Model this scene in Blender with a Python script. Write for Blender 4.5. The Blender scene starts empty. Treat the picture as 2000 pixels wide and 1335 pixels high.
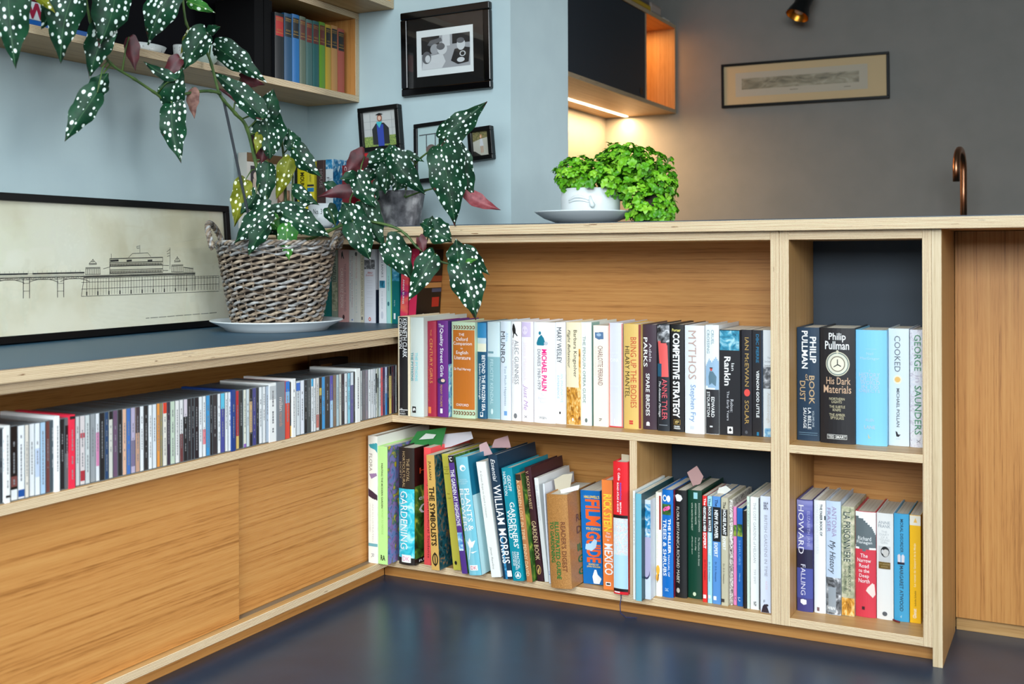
import bpy, math, random
from mathutils import Vector, Matrix

random.seed(7)
SC = bpy.context.scene
COL = SC.collection

# ------------------------------------------------------------------ camera
F_PX, CAM = 2157.557, Vector((1.5718, -2.3715, 0.8311))
_yaw, _pit, _rol, HY = math.radians(27.3016), math.radians(-0.067), math.radians(-0.1902), 503.525
FW = Vector((-math.sin(_yaw) * math.cos(_pit), math.cos(_yaw) * math.cos(_pit), math.sin(_pit)))
_r = Vector((math.cos(_yaw), math.sin(_yaw), 0))
_u = _r.cross(FW)
RT = _r * math.cos(_rol) + _u * math.sin(_rol)
UP = _u * math.cos(_rol) - _r * math.sin(_rol)
cam_data = bpy.data.cameras.new('camera')
cam = bpy.data.objects.new('camera', cam_data)
COL.objects.link(cam)
cam.matrix_world = Matrix(((RT.x, UP.x, -FW.x, CAM.x), (RT.y, UP.y, -FW.y, CAM.y), (RT.z, UP.z, -FW.z, CAM.z), (0, 0, 0, 1)))
cam_data.sensor_width = 36
cam_data.lens = F_PX * 36 / 2000
cam_data.shift_y = -(667.5 - HY) / 2000
cam_data.clip_start = 0.05
cam_data.dof.use_dof = True
cam_data.dof.focus_distance = 2.75
cam_data.dof.aperture_fstop = 4.5
SC.camera = cam

# ------------------------------------------------------------------ world, light, exposure
w = bpy.data.worlds.new('World')
SC.world = w
w.use_nodes = True
w.node_tree.nodes['Background'].inputs[0].default_value = (0.80, 0.92, 1.0, 1)
w.node_tree.nodes['Background'].inputs[1].default_value = 0.12


def area(name, loc, target, sx, sy, energy, col):
    l = bpy.data.lights.new(name, 'AREA')
    l.shape = 'RECTANGLE'
    l.size, l.size_y, l.energy, l.color = sx, sy, energy, col
    o = bpy.data.objects.new(name, l)
    COL.objects.link(o)
    o.location = loc
    o.rotation_euler = (Vector(target) - Vector(loc)).to_track_quat('-Z', 'Y').to_euler()
    return o


area('skylight_daylight', (1.10, -2.3, 2.62), (1.10, -2.3, 0), 1.6, 2.2, 84, (0.80, 0.93, 1.0))
area('glazed_door_daylight', (1.9, -4.4, 1.95), (1.0, 0, 0.30), 2.8, 1.3, 57, (0.88, 0.96, 1.0)).data.spread = 1.6
area('side_glazing_daylight', (3.3, -2.2, 1.25), (-0.1, -0.6, -0.15), 1.6, 1.0, 12, (0.94, 0.98, 1.0)).data.spread = 0.9
area('kitchen_window_daylight', (4.1, 1.8, 1.3), (0.2, 0.45, 1.15), 1.0, 1.2, 5.5, (0.96, 0.98, 1.0)).data.spread = 0.6
SC.view_settings.view_transform = 'Standard'
SC.view_settings.look = 'None'
SC.view_settings.exposure = -0.2
SC.view_settings.gamma = 1.0
SC.view_settings.use_curve_mapping = False
SC.cycles.use_denoising = True
SC.cycles.max_bounces = 8


# ------------------------------------------------------------------ helpers
def ray(px, py):
    return FW + RT * ((px - 1000) / F_PX) + UP * ((HY - py) / F_PX)


def at(px, py, ax, v):
    """The point on the plane coordinate[ax] = v that the photo shows at (px, py)."""
    d = ray(px, py)
    return CAM + d * ((v - CAM[ax]) / d[ax])


def atw(px, py, wd):
    return CAM + ray(px, py) * wd


def S(r, g, b):
    f = lambda c: (c / 255) / 12.92 if c / 255 <= 0.04045 else ((c / 255 + 0.055) / 1.055) ** 2.4
    return (f(r), f(g), f(b), 1.0)


_M = {}


def new_mat(name):
    m = bpy.data.materials.new(name)
    m.use_nodes = True
    nt = m.node_tree
    return m, nt, nt.nodes['Principled BSDF']


def nd(nt, typ, **kw):
    n = nt.nodes.new(typ)
    for k, v in kw.items():
        if k[0] == 'i' and k[1:].isdigit():
            n.inputs[int(k[1:])].default_value = v
        else:
            setattr(n, k, v)
    return n


def lk(nt, a, ai, b, bi):
    nt.links.new(a.outputs[ai], b.inputs[bi])


def mat(rgb, rough=0.5, metal=0.0, spec=0.5, name=None, coat=0.0):
    """Plain coloured material; rgb 0-255 sRGB."""
    key = (tuple(rgb), rough, metal, spec, coat)
    if key in _M:
        return _M[key]
    m, nt, b = new_mat(name or 'mat_%d_%d_%d' % tuple(int(c) for c in rgb))
    b.inputs['Base Color'].default_value = S(*rgb)
    b.inputs['Roughness'].default_value = rough
    b.inputs['Metallic'].default_value = metal
    b.inputs['Specular IOR Level'].default_value = spec
    b.inputs['Coat Weight'].default_value = coat
    _M[key] = m
    return m


def ramp(nt, stops):
    r = nd(nt, 'ShaderNodeValToRGB')
    e = r.color_ramp.elements
    while len(e) < len(stops):
        e.new(0.5)
    for el, (p, c) in zip(e, stops):
        el.position = p
        el.color = S(*c)
    return r


def mottled(name, stops, scale, rough=0.6, vec=(1, 1, 1), detail=4, bump=0.0, metal=0.0, dist=0.0, coord='pos'):
    """Noise-driven colour."""
    m, nt, b = new_mat(name)
    if coord == 'pos':
        g, gi = nd(nt, 'ShaderNodeNewGeometry'), 'Position'
    else:
        g, gi = nd(nt, 'ShaderNodeTexCoord'), 'Object'
    mp = nd(nt, 'ShaderNodeMapping')
    mp.inputs['Scale'].default_value = vec
    no = nd(nt, 'ShaderNodeTexNoise')
    no.inputs['Scale'].default_value = scale
    no.inputs['Detail'].default_value = detail
    no.inputs['Distortion'].default_value = dist
    r = ramp(nt, stops)
    lk(nt, g, gi, mp, 0)
    lk(nt, mp, 0, no, 'Vector')
    lk(nt, no, 'Fac', r, 0)
    lk(nt, r, 0, b, 'Base Color')
    b.inputs['Roughness'].default_value = rough
    b.inputs['Metallic'].default_value = metal
    if bump:
        bp = nd(nt, 'ShaderNodeBump')
        bp.inputs['Strength'].default_value = bump
        bp.inputs['Distance'].default_value = 0.002
        lk(nt, no, 'Fac', bp, 'Height')
        lk(nt, bp, 0, b, 'Normal')
    return m


def oak(name, axis, dark, mid, light, rough=0.45):
    """Oak veneer whose grain runs along the world axis."""
    m, nt, b = new_mat(name)
    g = nd(nt, 'ShaderNodeNewGeometry')

    def noise(along, across, det, dist):
        mp = nd(nt, 'ShaderNodeMapping')
        mp.inputs['Scale'].default_value = tuple(along if i == axis else across for i in range(3))
        lk(nt, g, 'Position', mp, 0)
        no = nd(nt, 'ShaderNodeTexNoise')
        no.inputs['Scale'].default_value = 1.0
        no.inputs['Detail'].default_value = det
        no.inputs['Distortion'].default_value = dist
        lk(nt, mp, 0, no, 'Vector')
        return no
    n1 = noise(2.4, 240, 3, 0.1)
    n2 = noise(1.2, 70, 3, 0.2)
    n3 = noise(22, 620, 2, 0.0)
    ad = nd(nt, 'ShaderNodeMath', operation='MULTIPLY_ADD', i1=0.42)
    ad2 = nd(nt, 'ShaderNodeMath', operation='MULTIPLY', i1=0.58)
    lk(nt, n1, 'Fac', ad2, 0)
    lk(nt, n2, 'Fac', ad, 0)
    lk(nt, ad2, 0, ad, 2)
    ad3 = nd(nt, 'ShaderNodeMath', operation='MULTIPLY_ADD', i1=0.34, i2=-0.17)
    ad4 = nd(nt, 'ShaderNodeMath', operation='ADD')
    lk(nt, n3, 'Fac', ad3, 0)
    lk(nt, ad3, 0, ad4, 0)
    lk(nt, ad, 0, ad4, 1)
    r = ramp(nt, [(0.30, dark), (0.45, mid), (0.66, light)])
    lk(nt, ad4, 0, r, 0)
    lk(nt, r, 0, b, 'Base Color')
    b.inputs['Roughness'].default_value = rough
    bp = nd(nt, 'ShaderNodeBump')
    bp.inputs['Strength'].default_value = 0.12
    bp.inputs['Distance'].default_value = 0.0006
    lk(nt, n3, 'Fac', bp, 'Height')
    lk(nt, bp, 0, b, 'Normal')
    return m


def ply(name, axis):
    """Edge of birch plywood: thin veneers stacked along the world axis."""
    m, nt, b = new_mat(name)
    g = nd(nt, 'ShaderNodeNewGeometry')
    sp = nd(nt, 'ShaderNodeSeparateXYZ')
    lk(nt, g, 'Position', sp, 0)
    mp = nd(nt, 'ShaderNodeMapping')
    mp.inputs['Scale'].default_value = tuple(330 if i == axis else 7 for i in range(3))
    lk(nt, g, 'Position', mp, 0)
    no = nd(nt, 'ShaderNodeTexNoise')
    no.inputs['Scale'].default_value = 1.0
    no.inputs['Detail'].default_value = 3
    lk(nt, mp, 0, no, 'Vector')
    mul = nd(nt, 'ShaderNodeMath', operation='MULTIPLY', i1=1 / 0.00285)
    lk(nt, sp, axis, mul, 0)
    mad = nd(nt, 'ShaderNodeMath', operation='MULTIPLY_ADD', i1=0.5)
    lk(nt, no, 'Fac', mad, 0)
    lk(nt, mul, 0, mad, 2)
    fr = nd(nt, 'ShaderNodeMath', operation='FRACT')
    lk(nt, mad, 0, fr, 0)
    r = ramp(nt, [(0.0, (176, 136, 92)), (0.12, (128, 86, 50)), (0.28, (176, 136, 92)), (0.42, (230, 210, 172)), (0.8, (238, 222, 190)), (1.0, (198, 168, 128))])
    lk(nt, fr, 0, r, 0)
    # darker knots and glue voids, long along the veneers
    mp2 = nd(nt, 'ShaderNodeMapping')
    mp2.inputs['Scale'].default_value = tuple(400 if i == axis else 22 for i in range(3))
    lk(nt, g, 'Position', mp2, 0)
    n2 = nd(nt, 'ShaderNodeTexNoise')
    n2.inputs['Scale'].default_value = 1.0
    n2.inputs['Detail'].default_value = 1
    lk(nt, mp2, 0, n2, 'Vector')
    r2 = nd(nt, 'ShaderNodeValToRGB')
    r2.color_ramp.elements[0].position, r2.color_ramp.elements[0].color = 0.745, (0, 0, 0, 1)
    r2.color_ramp.elements[1].position, r2.color_ramp.elements[1].color = 0.775, (1, 1, 1, 1)
    lk(nt, n2, 'Fac', r2, 0)
    mx = nd(nt, 'ShaderNodeMixRGB')
    mx.inputs[2].default_value = S(92, 58, 36)
    lk(nt, r2, 0, mx, 0)
    lk(nt, r, 0, mx, 1)
    lk(nt, mx, 0, b, 'Base Color')
    b.inputs['Roughness'].default_value = 0.55
    return m


class MB:
    """Collects verts / faces / material slots and links them as one mesh object."""

    def __init__(s):
        s.v, s.f, s.mi, s.mats, s.uv, s.smooth = [], [], [], [], None, False

    def slot(s, m):
        if m not in s.mats:
            s.mats.append(m)
        return s.mats.index(m)

    def face(s, pts, m):
        b = len(s.v)
        s.v += [tuple(p) for p in pts]
        s.f.append(tuple(range(b, b + len(pts))))
        s.mi.append(s.slot(m))

    def add(s, verts, faces, m):
        b = len(s.v)
        s.v += [tuple(p) for p in verts]
        k = s.slot(m)
        for f in faces:
            s.f.append(tuple(i + b for i in f))
            s.mi.append(k)

    def box(s, x0, x1, y0, y1, z0, z1, m, edge=None, axis=None):
        """edge/axis: plywood board of thickness axis, its edges in the edge material."""
        v = [(x, y, z) for z in (z0, z1) for y in (y0, y1) for x in (x0, x1)]
        fs = [((0, 2, 3, 1), 2), ((4, 5, 7, 6), 2), ((0, 1, 5, 4), 1), ((2, 6, 7, 3), 1), ((0, 4, 6, 2), 0), ((1, 3, 7, 5), 0)]
        b = len(s.v)
        s.v += v
        for f, a in fs:
            s.f.append(tuple(i + b for i in f))
            s.mi.append(s.slot(m if (edge is None or a == axis) else edge))

    def tube(s, pts, rad, m, n=8, cap=True):
        pts = [Vector(p) for p in pts]
        if not hasattr(rad, '__len__'):
            rad = [rad] * len(pts)
        b = len(s.v)
        k = s.slot(m)
        ref = None
        for i, p in enumerate(pts):
            d = (pts[min(i + 1, len(pts) - 1)] - pts[max(i - 1, 0)])
            if d.length < 1e-9:
                d = Vector((0, 0, 1))
            d.normalize()
            if ref is None:
                ref = d.orthogonal().normalized()
            a = (ref - d * ref.dot(d))
            a = a.normalized() if a.length > 1e-6 else d.orthogonal().normalized()
            ref = a
            c = d.cross(a)
            for j in range(n):
                t = 2 * math.pi * j / n
                s.v.append(tuple(p + (a * math.cos(t) + c * math.sin(t)) * rad[i]))
        for i in range(len(pts) - 1):
            for j in range(n):
                s.f.append((b + i * n + j, b + i * n + (j + 1) % n, b + (i + 1) * n + (j + 1) % n, b + (i + 1) * n + j))
                s.mi.append(k)
        if cap:
            s.f.append(tuple(b + j for j in reversed(range(n))))
            s.mi.append(k)
            e = b + (len(pts) - 1) * n
            s.f.append(tuple(e + j for j in range(n)))
            s.mi.append(k)

    def lathe(s, prof, m, n=40, c=(0, 0, 0), sx=1.0, sy=1.0, cap=True):
        b = len(s.v)
        k = s.slot(m)
        for r, z in prof:
            for j in range(n):
                t = 2 * math.pi * j / n
                s.v.append((c[0] + r * sx * math.cos(t), c[1] + r * sy * math.sin(t), c[2] + z))
        for i in range(len(prof) - 1):
            for j in range(n):
                s.f.append((b + i * n + j, b + i * n + (j + 1) % n, b + (i + 1) * n + (j + 1) % n, b + (i + 1) * n + j))
                s.mi.append(k)
        for i, rev in ((0, True), (len(prof) - 1, False)):
            if cap and prof[i][0] > 1e-5:
                q = [b + i * n + j for j in range(n)]
                s.f.append(tuple(reversed(q) if rev else q))
                s.mi.append(k)

    def mesh(s, name):
        me = bpy.data.meshes.new(name)
        me.from_pydata(s.v, [], s.f)
        for m in s.mats:
            me.materials.append(m)
        me.polygons.foreach_set('material_index', s.mi)
        if s.smooth:
            me.polygons.foreach_set('use_smooth', [True] * len(s.f))
        me.update()
        return me

    def build(s, name, parent=None, smooth=False, bevel=0.0):
        s.smooth = smooth
        o = bpy.data.objects.new(name, s.mesh(name))
        COL.objects.link(o)
        if parent is not None:
            o.parent = parent
        if bevel:
            bv = o.modifiers.new('bevel', 'BEVEL')
            bv.width, bv.segments, bv.limit_method = bevel, 2, 'ANGLE'
        return o


def tag(o, label, cat, group=None, kind=None):
    if label:
        o['label'] = label
    if cat:
        o['category'] = cat
    if group:
        o['group'] = group
    if kind:
        o['kind'] = kind
    return o


def thing(name, label, cat, loc=(0, 0, 0), group=None):
    o = bpy.data.objects.new(name, None)
    COL.objects.link(o)
    o.location = loc
    o.empty_display_size = 0.02
    return tag(o, label, cat, group)


def boxpart(name, parent, x0, x1, y0, y1, z0, z1, m, edge=None, axis=None, bevel=0.0008):
    """A world-space box under a parent that stands at parent.location."""
    p = parent.location if parent is not None else Vector((0, 0, 0))
    b = MB()
    b.box(x0 - p[0], x1 - p[0], y0 - p[1], y1 - p[1], z0 - p[2], z1 - p[2], m, edge, axis)
    return b.build(name, parent, bevel=bevel)


_TXT = {}


def text_geo(s, bold=0.0, italic=0.0):
    """2D verts in the unit box and faces of a line of lettering."""
    key = (s, bold, italic)
    if key not in _TXT:
        cu = bpy.data.curves.new('lettering', 'FONT')
        cu.body = s
        cu.resolution_u = 2
        cu.offset = bold
        cu.shear = italic
        ob = bpy.data.objects.new('lettering', cu)
        me = bpy.data.meshes.new_from_object(ob)
        vs = [(v.co.x, v.co.y) for v in me.vertices]
        fs = [tuple(p.vertices) for p in me.polygons]
        bpy.data.objects.remove(ob)
        bpy.data.curves.remove(cu)
        bpy.data.meshes.remove(me)
        x0, x1 = min(v[0] for v in vs), max(v[0] for v in vs)
        y0, y1 = min(v[1] for v in vs), max(v[1] for v in vs)
        _TXT[key] = ([((x - x0) / max(x1 - x0, 1e-6), (y - y0) / max(y1 - y0, 1e-6)) for x, y in vs], fs)
    return _TXT[key]


# plane -> world mapper used for flat print
def put_text(mb, s, fn, m, bold=0.0, italic=0.0):
    vs, fs = text_geo(s, bold, italic)
    mb.add([fn(u, v) for u, v in vs], fs, m)


# ------------------------------------------------------------------ shared materials
PLY_X, PLY_Y, PLY_Z = ply('plywood_edge_x', 0), ply('plywood_edge_y', 1), ply('plywood_edge_z', 2)
_oakc = ((152, 98, 44), (190, 131, 68), (202, 147, 82))
OAK_X, OAK_Y, OAK_Z = oak('oak_veneer_x', 0, *_oakc), oak('oak_veneer_y', 1, *_oakc), oak('oak_veneer_z', 2, *_oakc)
_bir = ((156, 112, 64), (180, 138, 84), (196, 156, 102))
BIR_X, BIR_Y, BIR_Z = oak('pale_veneer_x', 0, *_bir), oak('pale_veneer_y', 1, *_bir), oak('pale_veneer_z', 2, *_bir)
NAVY = mat((35, 49, 63), 0.55, name='navy_laminate')
SLATE = mat((44, 78, 98), 0.42, spec=0.3, name='slate_blue_laminate')
WALL = mottled('painted_wall', [(0.3, (176, 196, 201)), (0.7, (182, 202, 206))], 9, 0.75, bump=0.03)
WALLK = mottled('kitchen_wall_paint', [(0.3, (132, 130, 125)), (0.7, (138, 135, 130))], 9, 0.7, bump=0.03)
BLACK = mat((14, 14, 15), 0.35, name='black_frame')
PAGE = mottled('page_edges', [(0.35, (196, 186, 168)), (0.65, (228, 220, 204))], 1.0, 0.8, vec=(900, 3, 3), coord='obj')

# ------------------------------------------------------------------ setting
WX, PY, PX1, PY2, KY = -0.46, 0.2525, 0.215, 0.624, 2.55   # left wall, alcove end wall, pier end, pier back, kitchen wall
CEIL = 2.65
FLOOR = mottled('floor_rubber', [(0.3, (33, 51, 71)), (0.7, (37, 57, 78))], 14, 0.33, bump=0.02)


def struct(name, boxes, m):
    b = MB()
    for q in boxes:
        b.box(*q, m)
    o = b.build(name)
    o['kind'] = 'structure'
    return o


struct('floor', [(WX - 0.1, 4.2, -5.0, KY + 0.1, -0.05, 0.0)], FLOOR)
struct('wall_left', [(WX - 0.12, WX, -5.0, PY, 0, CEIL)], WALL)
struct('wall_pier', [(WX - 0.12, PX1, PY, PY2, 0, CEIL)], WALL)
struct('wall_kitchen_left', [(WX - 0.12, WX, PY2, KY + 0.12, 0, CEIL)], WALLK)
struct('wall_back', [(WX, 4.2, KY, KY + 0.12, 0, CEIL)], WALLK)
struct('wall_right', [(4.2, 4.32, -5.0, KY + 0.12, 0, CEIL)], WALLK)
# ceiling with an opening for the skylight
struct('ceiling', [(WX - 0.12, 4.32, -1.2, KY + 0.12, CEIL, CEIL + 0.1), (WX - 0.12, 0.3, -5.0, -1.2, CEIL, CEIL + 0.1),
                   (1.9, 4.32, -5.0, -1.2, CEIL, CEIL + 0.1), (0.3, 1.9, -5.0, -3.4, CEIL, CEIL + 0.1)], WALL)

# ------------------------------------------------------------------ fitted furniture
ZST, ZSB, ZBT, ZBB = 0.4276, 0.4093, 0.0562, 0.0384        # middle shelf, bottom board
ZCT, ZCB, ZRB = 0.91, 0.8849, 0.8651                       # worktop, its rail
ZAT, ZAB, ZAR = 0.6517, 0.6279, 0.6081                     # low counter
XD0, XD1, XE0, XE1, XE2, XS0, XS1 = 0.974, 1.0138, 1.2834, 1.3012, 1.3204, 0.6483, 0.6670
DB, AY0 = 0.243, -1.95

# low cabinet along the left wall
A = thing('low_cabinet', 'long low oak cabinet with sliding doors under the blue-topped counter', 'cabinet', (-0.25, -0.9, 0))
boxpart('plinth', A, -0.072, -0.054, AY0, 0.043, 0, ZBB, OAK_Y)
boxpart('bottom_board', A, WX + 0.004, -0.014, AY0, -0.0008, ZBB, ZBT, BIR_Y, PLY_Z, 2)
boxpart('door_track', A, -0.0505, -0.0345, -0.56, -0.001, ZBT, ZBT + 0.0006, mat((120, 104, 84), 0.6))
YD = at(467, 1050, 0, -0.032)[1]
d1 = boxpart('sliding_door', A, -0.050, -0.032, AY0, YD, ZBT + 0.001, ZSB - 0.0005, OAK_Y, PLY_X, 0)
d2 = boxpart('sliding_door', A, -0.070, -0.0515, YD - 0.05, 0.20, ZBT + 0.001, ZSB - 0.0005, OAK_Y, PLY_X, 0)
boxpart('shelf_board', A, WX + 0.004, 0.0, AY0, DB, ZSB, ZST, BIR_Y, PLY_Z, 2)
boxpart('top_rail', A, WX + 0.004, 0.0, AY0, DB, ZAR, ZAB, OAK_Y, PLY_Z, 2)
boxpart('back_panel', A, WX + 0.004, WX + 0.012, AY0, DB, ZST, ZAR, OAK_Y)
boxpart('end_panel', A, WX + 0.012, -0.002, DB - 0.012, DB, ZST, ZAR, BIR_Z)

CA = thing('low_counter', 'slate blue laminate counter with plywood edge carrying the wicker basket', 'counter', (-0.22, -0.85, ZAB))
boxpart('plywood_slab', CA, WX + 0.001, 0.02, AY0, DB + 0.008, ZAB, ZAT - 0.0012, BIR_Y, PLY_Z, 2)
boxpart('laminate_top', CA, WX + 0.001, 0.0195, AY0, DB + 0.008, ZAT - 0.0012, ZAT, SLATE, bevel=0)

# bookcase
B = thing('bookcase', 'plywood and oak bookcase with two long shelves full of books', 'bookcase', (0.66, 0.12, 0))
boxpart('plinth', B, -0.053, XE1, 0.0436, 0.060, 0, ZBB, OAK_X)
boxpart('bottom_board', B, -0.05, XD0, 0.0, DB, ZBB, ZBT, BIR_X, PLY_Z, 2)
boxpart('bottom_board', B, XD1, XE0, 0.0, DB, ZBB, ZBT, BIR_X, PLY_Z, 2)
boxpart('shelf', B, 0.0006, XD0, 0.0, DB, ZSB, ZST, BIR_X, PLY_Z, 2)
boxpart('shelf', B, XD1, XE0, 0.0, DB, ZSB, ZST, BIR_X, PLY_Z, 2)
XM = (XD0 + XD1) / 2
boxpart('divider', B, XD0, XM - 0.0002, 0.0, DB, ZBB, ZCB, BIR_Z, PLY_X, 0)
boxpart('divider', B, XM + 0.0002, XD1, 0.0, DB, ZBB, ZCB, BIR_Z, PLY_X, 0)
boxpart('divider', B, XS0, XS1, 0.0006, DB, ZBT, ZSB, BIR_Z, PLY_X, 0)
boxpart('side_panel', B, XE0, XE1, 0.0, DB, ZBB, ZCB, BIR_Z, PLY_X, 0)
boxpart('end_panel', B, XE1 + 0.0003, XE2, 0.0, 0.249, 0.0, ZCB, BIR_Z, oak('end_panel_edge', 2, (176, 150, 116), (204, 182, 146), (222, 204, 172)), 0)
boxpart('top_rail', B, WX + 0.02, XD0, 0.0, DB, ZRB, ZCB, BIR_X, PLY_Z, 2)
boxpart('top_rail', B, XD1, XE0, 0.0, DB, ZRB, ZCB, BIR_X, PLY_Z, 2)
boxpart('back_panel', B, WX + 0.02, XD0, DB, DB + 0.007, ZST, ZRB, OAK_X, bevel=0)
boxpart('back_panel', B, -0.05, XS0, DB, DB + 0.007, ZBT, ZSB, OAK_X, bevel=0)
boxpart('back_panel', B, XS1, XD0, DB, DB + 0.007, ZBT, ZSB, NAVY, bevel=0)
boxpart('back_panel', B, XD1, XE0, DB, DB + 0.007, ZST, ZRB, NAVY, bevel=0)
boxpart('back_panel', B, XD1, XE0, DB, DB + 0.007, ZBT, ZSB, OAK_X, bevel=0)

CB = thing('worktop', 'thick plywood-edged worktop running over the bookcase and past the pier', 'worktop', (1.0, 0.1, ZCB))
b = MB()
for x0, x1, y1 in ((WX + 0.001, PX1 + 0.001, PY - 0.0005), (PX1 + 0.001, 3.2, 0.80)):
    b.box(x0 - 1.0, x1 - 1.0, -0.12, y1 - 0.1, 0, ZCT - 0.0022 - ZCB, BIR_X, PLY_Z, 2)
b.build('plywood_slab', CB)
b = MB()
for x0, x1, y1 in ((WX + 0.001, PX1 + 0.001, PY - 0.0005), (PX1 + 0.001, 3.2, 0.80)):
    b.box(x0 - 1.0, x1 - 1.0, -0.1195, y1 - 0.1, ZCT - 0.0022 - ZCB, ZCT - ZCB, mat((58, 68, 80), 0.4))
b.build('laminate_top', CB)

K = thing('peninsula_cabinet', 'oak-fronted kitchen peninsula cabinet with vertical grain beside the bookcase', 'cabinet', (1.9, 0.5, 0))
boxpart('front_panel', K, XE2 + 0.001, 2.05, 0.249, 0.267, 0.031, ZCB - 0.001, OAK_Z)
boxpart('front_panel', K, 2.053, 2.8, 0.249, 0.267, 0.031, ZCB - 0.001, OAK_Z)
boxpart('kick_board', K, XE2 + 0.001, 2.8, 0.262, 0.275, 0, 0.030, BIR_X)
boxpart('carcass', K, PX1 + 0.02, 2.8, 0.276, 0.78, 0.002, ZCB - 0.001, BIR_X)

KB = thing('kitchen_counter', 'kitchen counter along the back wall below the copper tap', 'counter', (1.5, 2.25, 0))
boxpart('base_units', KB, WX + 0.02, 3.8, 2.0, KY - 0.002, 0, 0.87, OAK_Z)
boxpart('counter_slab', KB, WX + 0.002, 3.8, 1.95, KY - 0.002, 0.87, 0.905, SLATE)

# wall shelves on the left wall
XL, XU = -0.275, -0.155
ZL0, ZL1 = 1.276, 1.531
DARKB = mat((14, 15, 20), 0.9, spec=0.15, name='dark_shelf_back')
WS = thing('wall_shelf', 'open plywood wall shelf with dark back above the framed pier print', 'shelf', (-0.37, -0.8, ZL0))
boxpart('bottom_board', WS, WX + 0.001, XL, -2.1, PY - 0.001, ZL0, ZL0 + 0.018, BIR_Y, PLY_Z, 2)
boxpart('top_board', WS, WX + 0.001, XL, -2.1, PY - 0.001, ZL1 - 0.018, ZL1, BIR_Y, PLY_Z, 2)
boxpart('end_panel', WS, WX + 0.001, XL, PY - 0.019, PY - 0.001, ZL0 + 0.018, ZL1 - 0.018, OAK_Z, PLY_Y, 1)
boxpart('back_panel', WS, WX + 0.001, WX + 0.008, -2.1, PY - 0.019, ZL0 + 0.018, ZL1 - 0.018, DARKB)
WU = thing('wall_cupboard', 'deeper plywood wall cupboard directly above the open shelf', 'cupboard', (-0.31, -0.8, ZL1))
boxpart('bottom_board', WU, WX + 0.001, XU, -2.1, PY - 0.001, ZL1 + 0.0005, ZL1 + 0.019, BIR_Y, PLY_Z, 2)
boxpart('end_panel', WU, WX + 0.001, XU, PY - 0.019, PY - 0.001, ZL1 + 0.019, 2.3, BIR_Z, PLY_Y, 1)
boxpart('door', WU, XU - 0.035, XU - 0.017, -2.1, PY - 0.02, ZL1 + 0.022, 2.28, OAK_Y, PLY_X, 0)
boxpart('top_board', WU, WX + 0.001, XU, -2.1, PY - 0.001, 2.3, 2.318, BIR_Y, PLY_Z, 2)

# kitchen wall cupboard with the light strip under it
KZ0 = at(1321, 221.8, 1, KY)[2]
KX = at(1321, 221.8, 1, KY)[0]
KZ1 = at(1319, 50, 1, KY)[2]
KY0 = 0.74
yo = at(1262, 150, 0, KX)[1]
KC = thing('kitchen_wall_cupboard', 'wall cupboard with navy door and glowing open end above the basil', 'cupboard', ((WX + KX) / 2, 1.6, KZ0))
boxpart('bottom_board', KC, WX + 0.001, KX, KY0, KY - 0.001, KZ0, KZ0 + 0.018, BIR_Y, PLY_Z, 2)
boxpart('top_board', KC, WX + 0.001, KX, KY0, KY - 0.001, KZ1 - 0.018, KZ1, BIR_Y, PLY_Z, 2)
boxpart('end_panel', KC, WX + 0.001, KX, KY - 0.019, KY - 0.001, KZ0 + 0.018, KZ1 - 0.018, BIR_Z, PLY_Y, 1)
boxpart('divider', KC, WX + 0.009, KX - 0.004, yo, yo + 0.018, KZ0 + 0.018, KZ1 - 0.018, BIR_Z, PLY_Y, 1)
boxpart('back_panel', KC, WX + 0.001, WX + 0.008, KY0, KY - 0.019, KZ0 + 0.018, KZ1 - 0.018, BIR_Z)
dk = boxpart('sliding_door', KC, KX - 0.020, KX - 0.004, KY0 + 0.01, yo - 0.001, KZ0 + 0.0185, KZ1 - 0.0185, NAVY)
fh = at(1254, 178, 0, KX)
b = MB()
b.lathe([(0.017, 0), (0.017, 0.0012), (0.012, 0.0012), (0.012, 0.0002)], mat((60, 40, 24), 0.5), 20)
o = b.build('finger_hole', dk)
o.location = fh - Vector(KC.location) + Vector((-0.0035, 0, 0))
o.rotation_euler = (0, math.pi / 2, 0)
le0, le1 = at(1090, 190, 2, KZ0 - 0.001), at(1230, 227, 2, KZ0 - 0.001)
m_led, nt, bb = new_mat('warm_led')
bb.inputs['Emission Color'].default_value = (1.0, 0.72, 0.42, 1)
bb.inputs['Emission Strength'].default_value = 14
xl = (le0[0] + le1[0]) / 2
boxpart('light_strip', KC, xl - 0.009, xl + 0.009, le0[1], le1[1], KZ0 - 0.003, KZ0 + 0.0005, m_led, bevel=0)
LEDC = (1.0, 0.62, 0.30)
l1 = area('under_cupboard_led', (xl, (le0[1] + le1[1]) / 2, KZ0 - 0.006), (xl, (le0[1] + le1[1]) / 2, 0), 0.02, abs(le1[1] - le0[1]), 15, LEDC)
l2 = area('open_end_led', ((WX + KX) / 2, (yo + KY) / 2, KZ1 - 0.022), ((WX + KX) / 2, (yo + KY) / 2, 0), 0.2, 0.12, 2.4, (1.0, 0.45, 0.12))

# ------------------------------------------------------------------ books
def picture(name, stops, scale=60, vec=(1, 1, 1), detail=3, dist=1.0):
    if name not in _M:
        _M[name] = mottled(name, stops, scale, 0.4, vec, detail, dist=dist, coord='obj')
    return _M[name]


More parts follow.
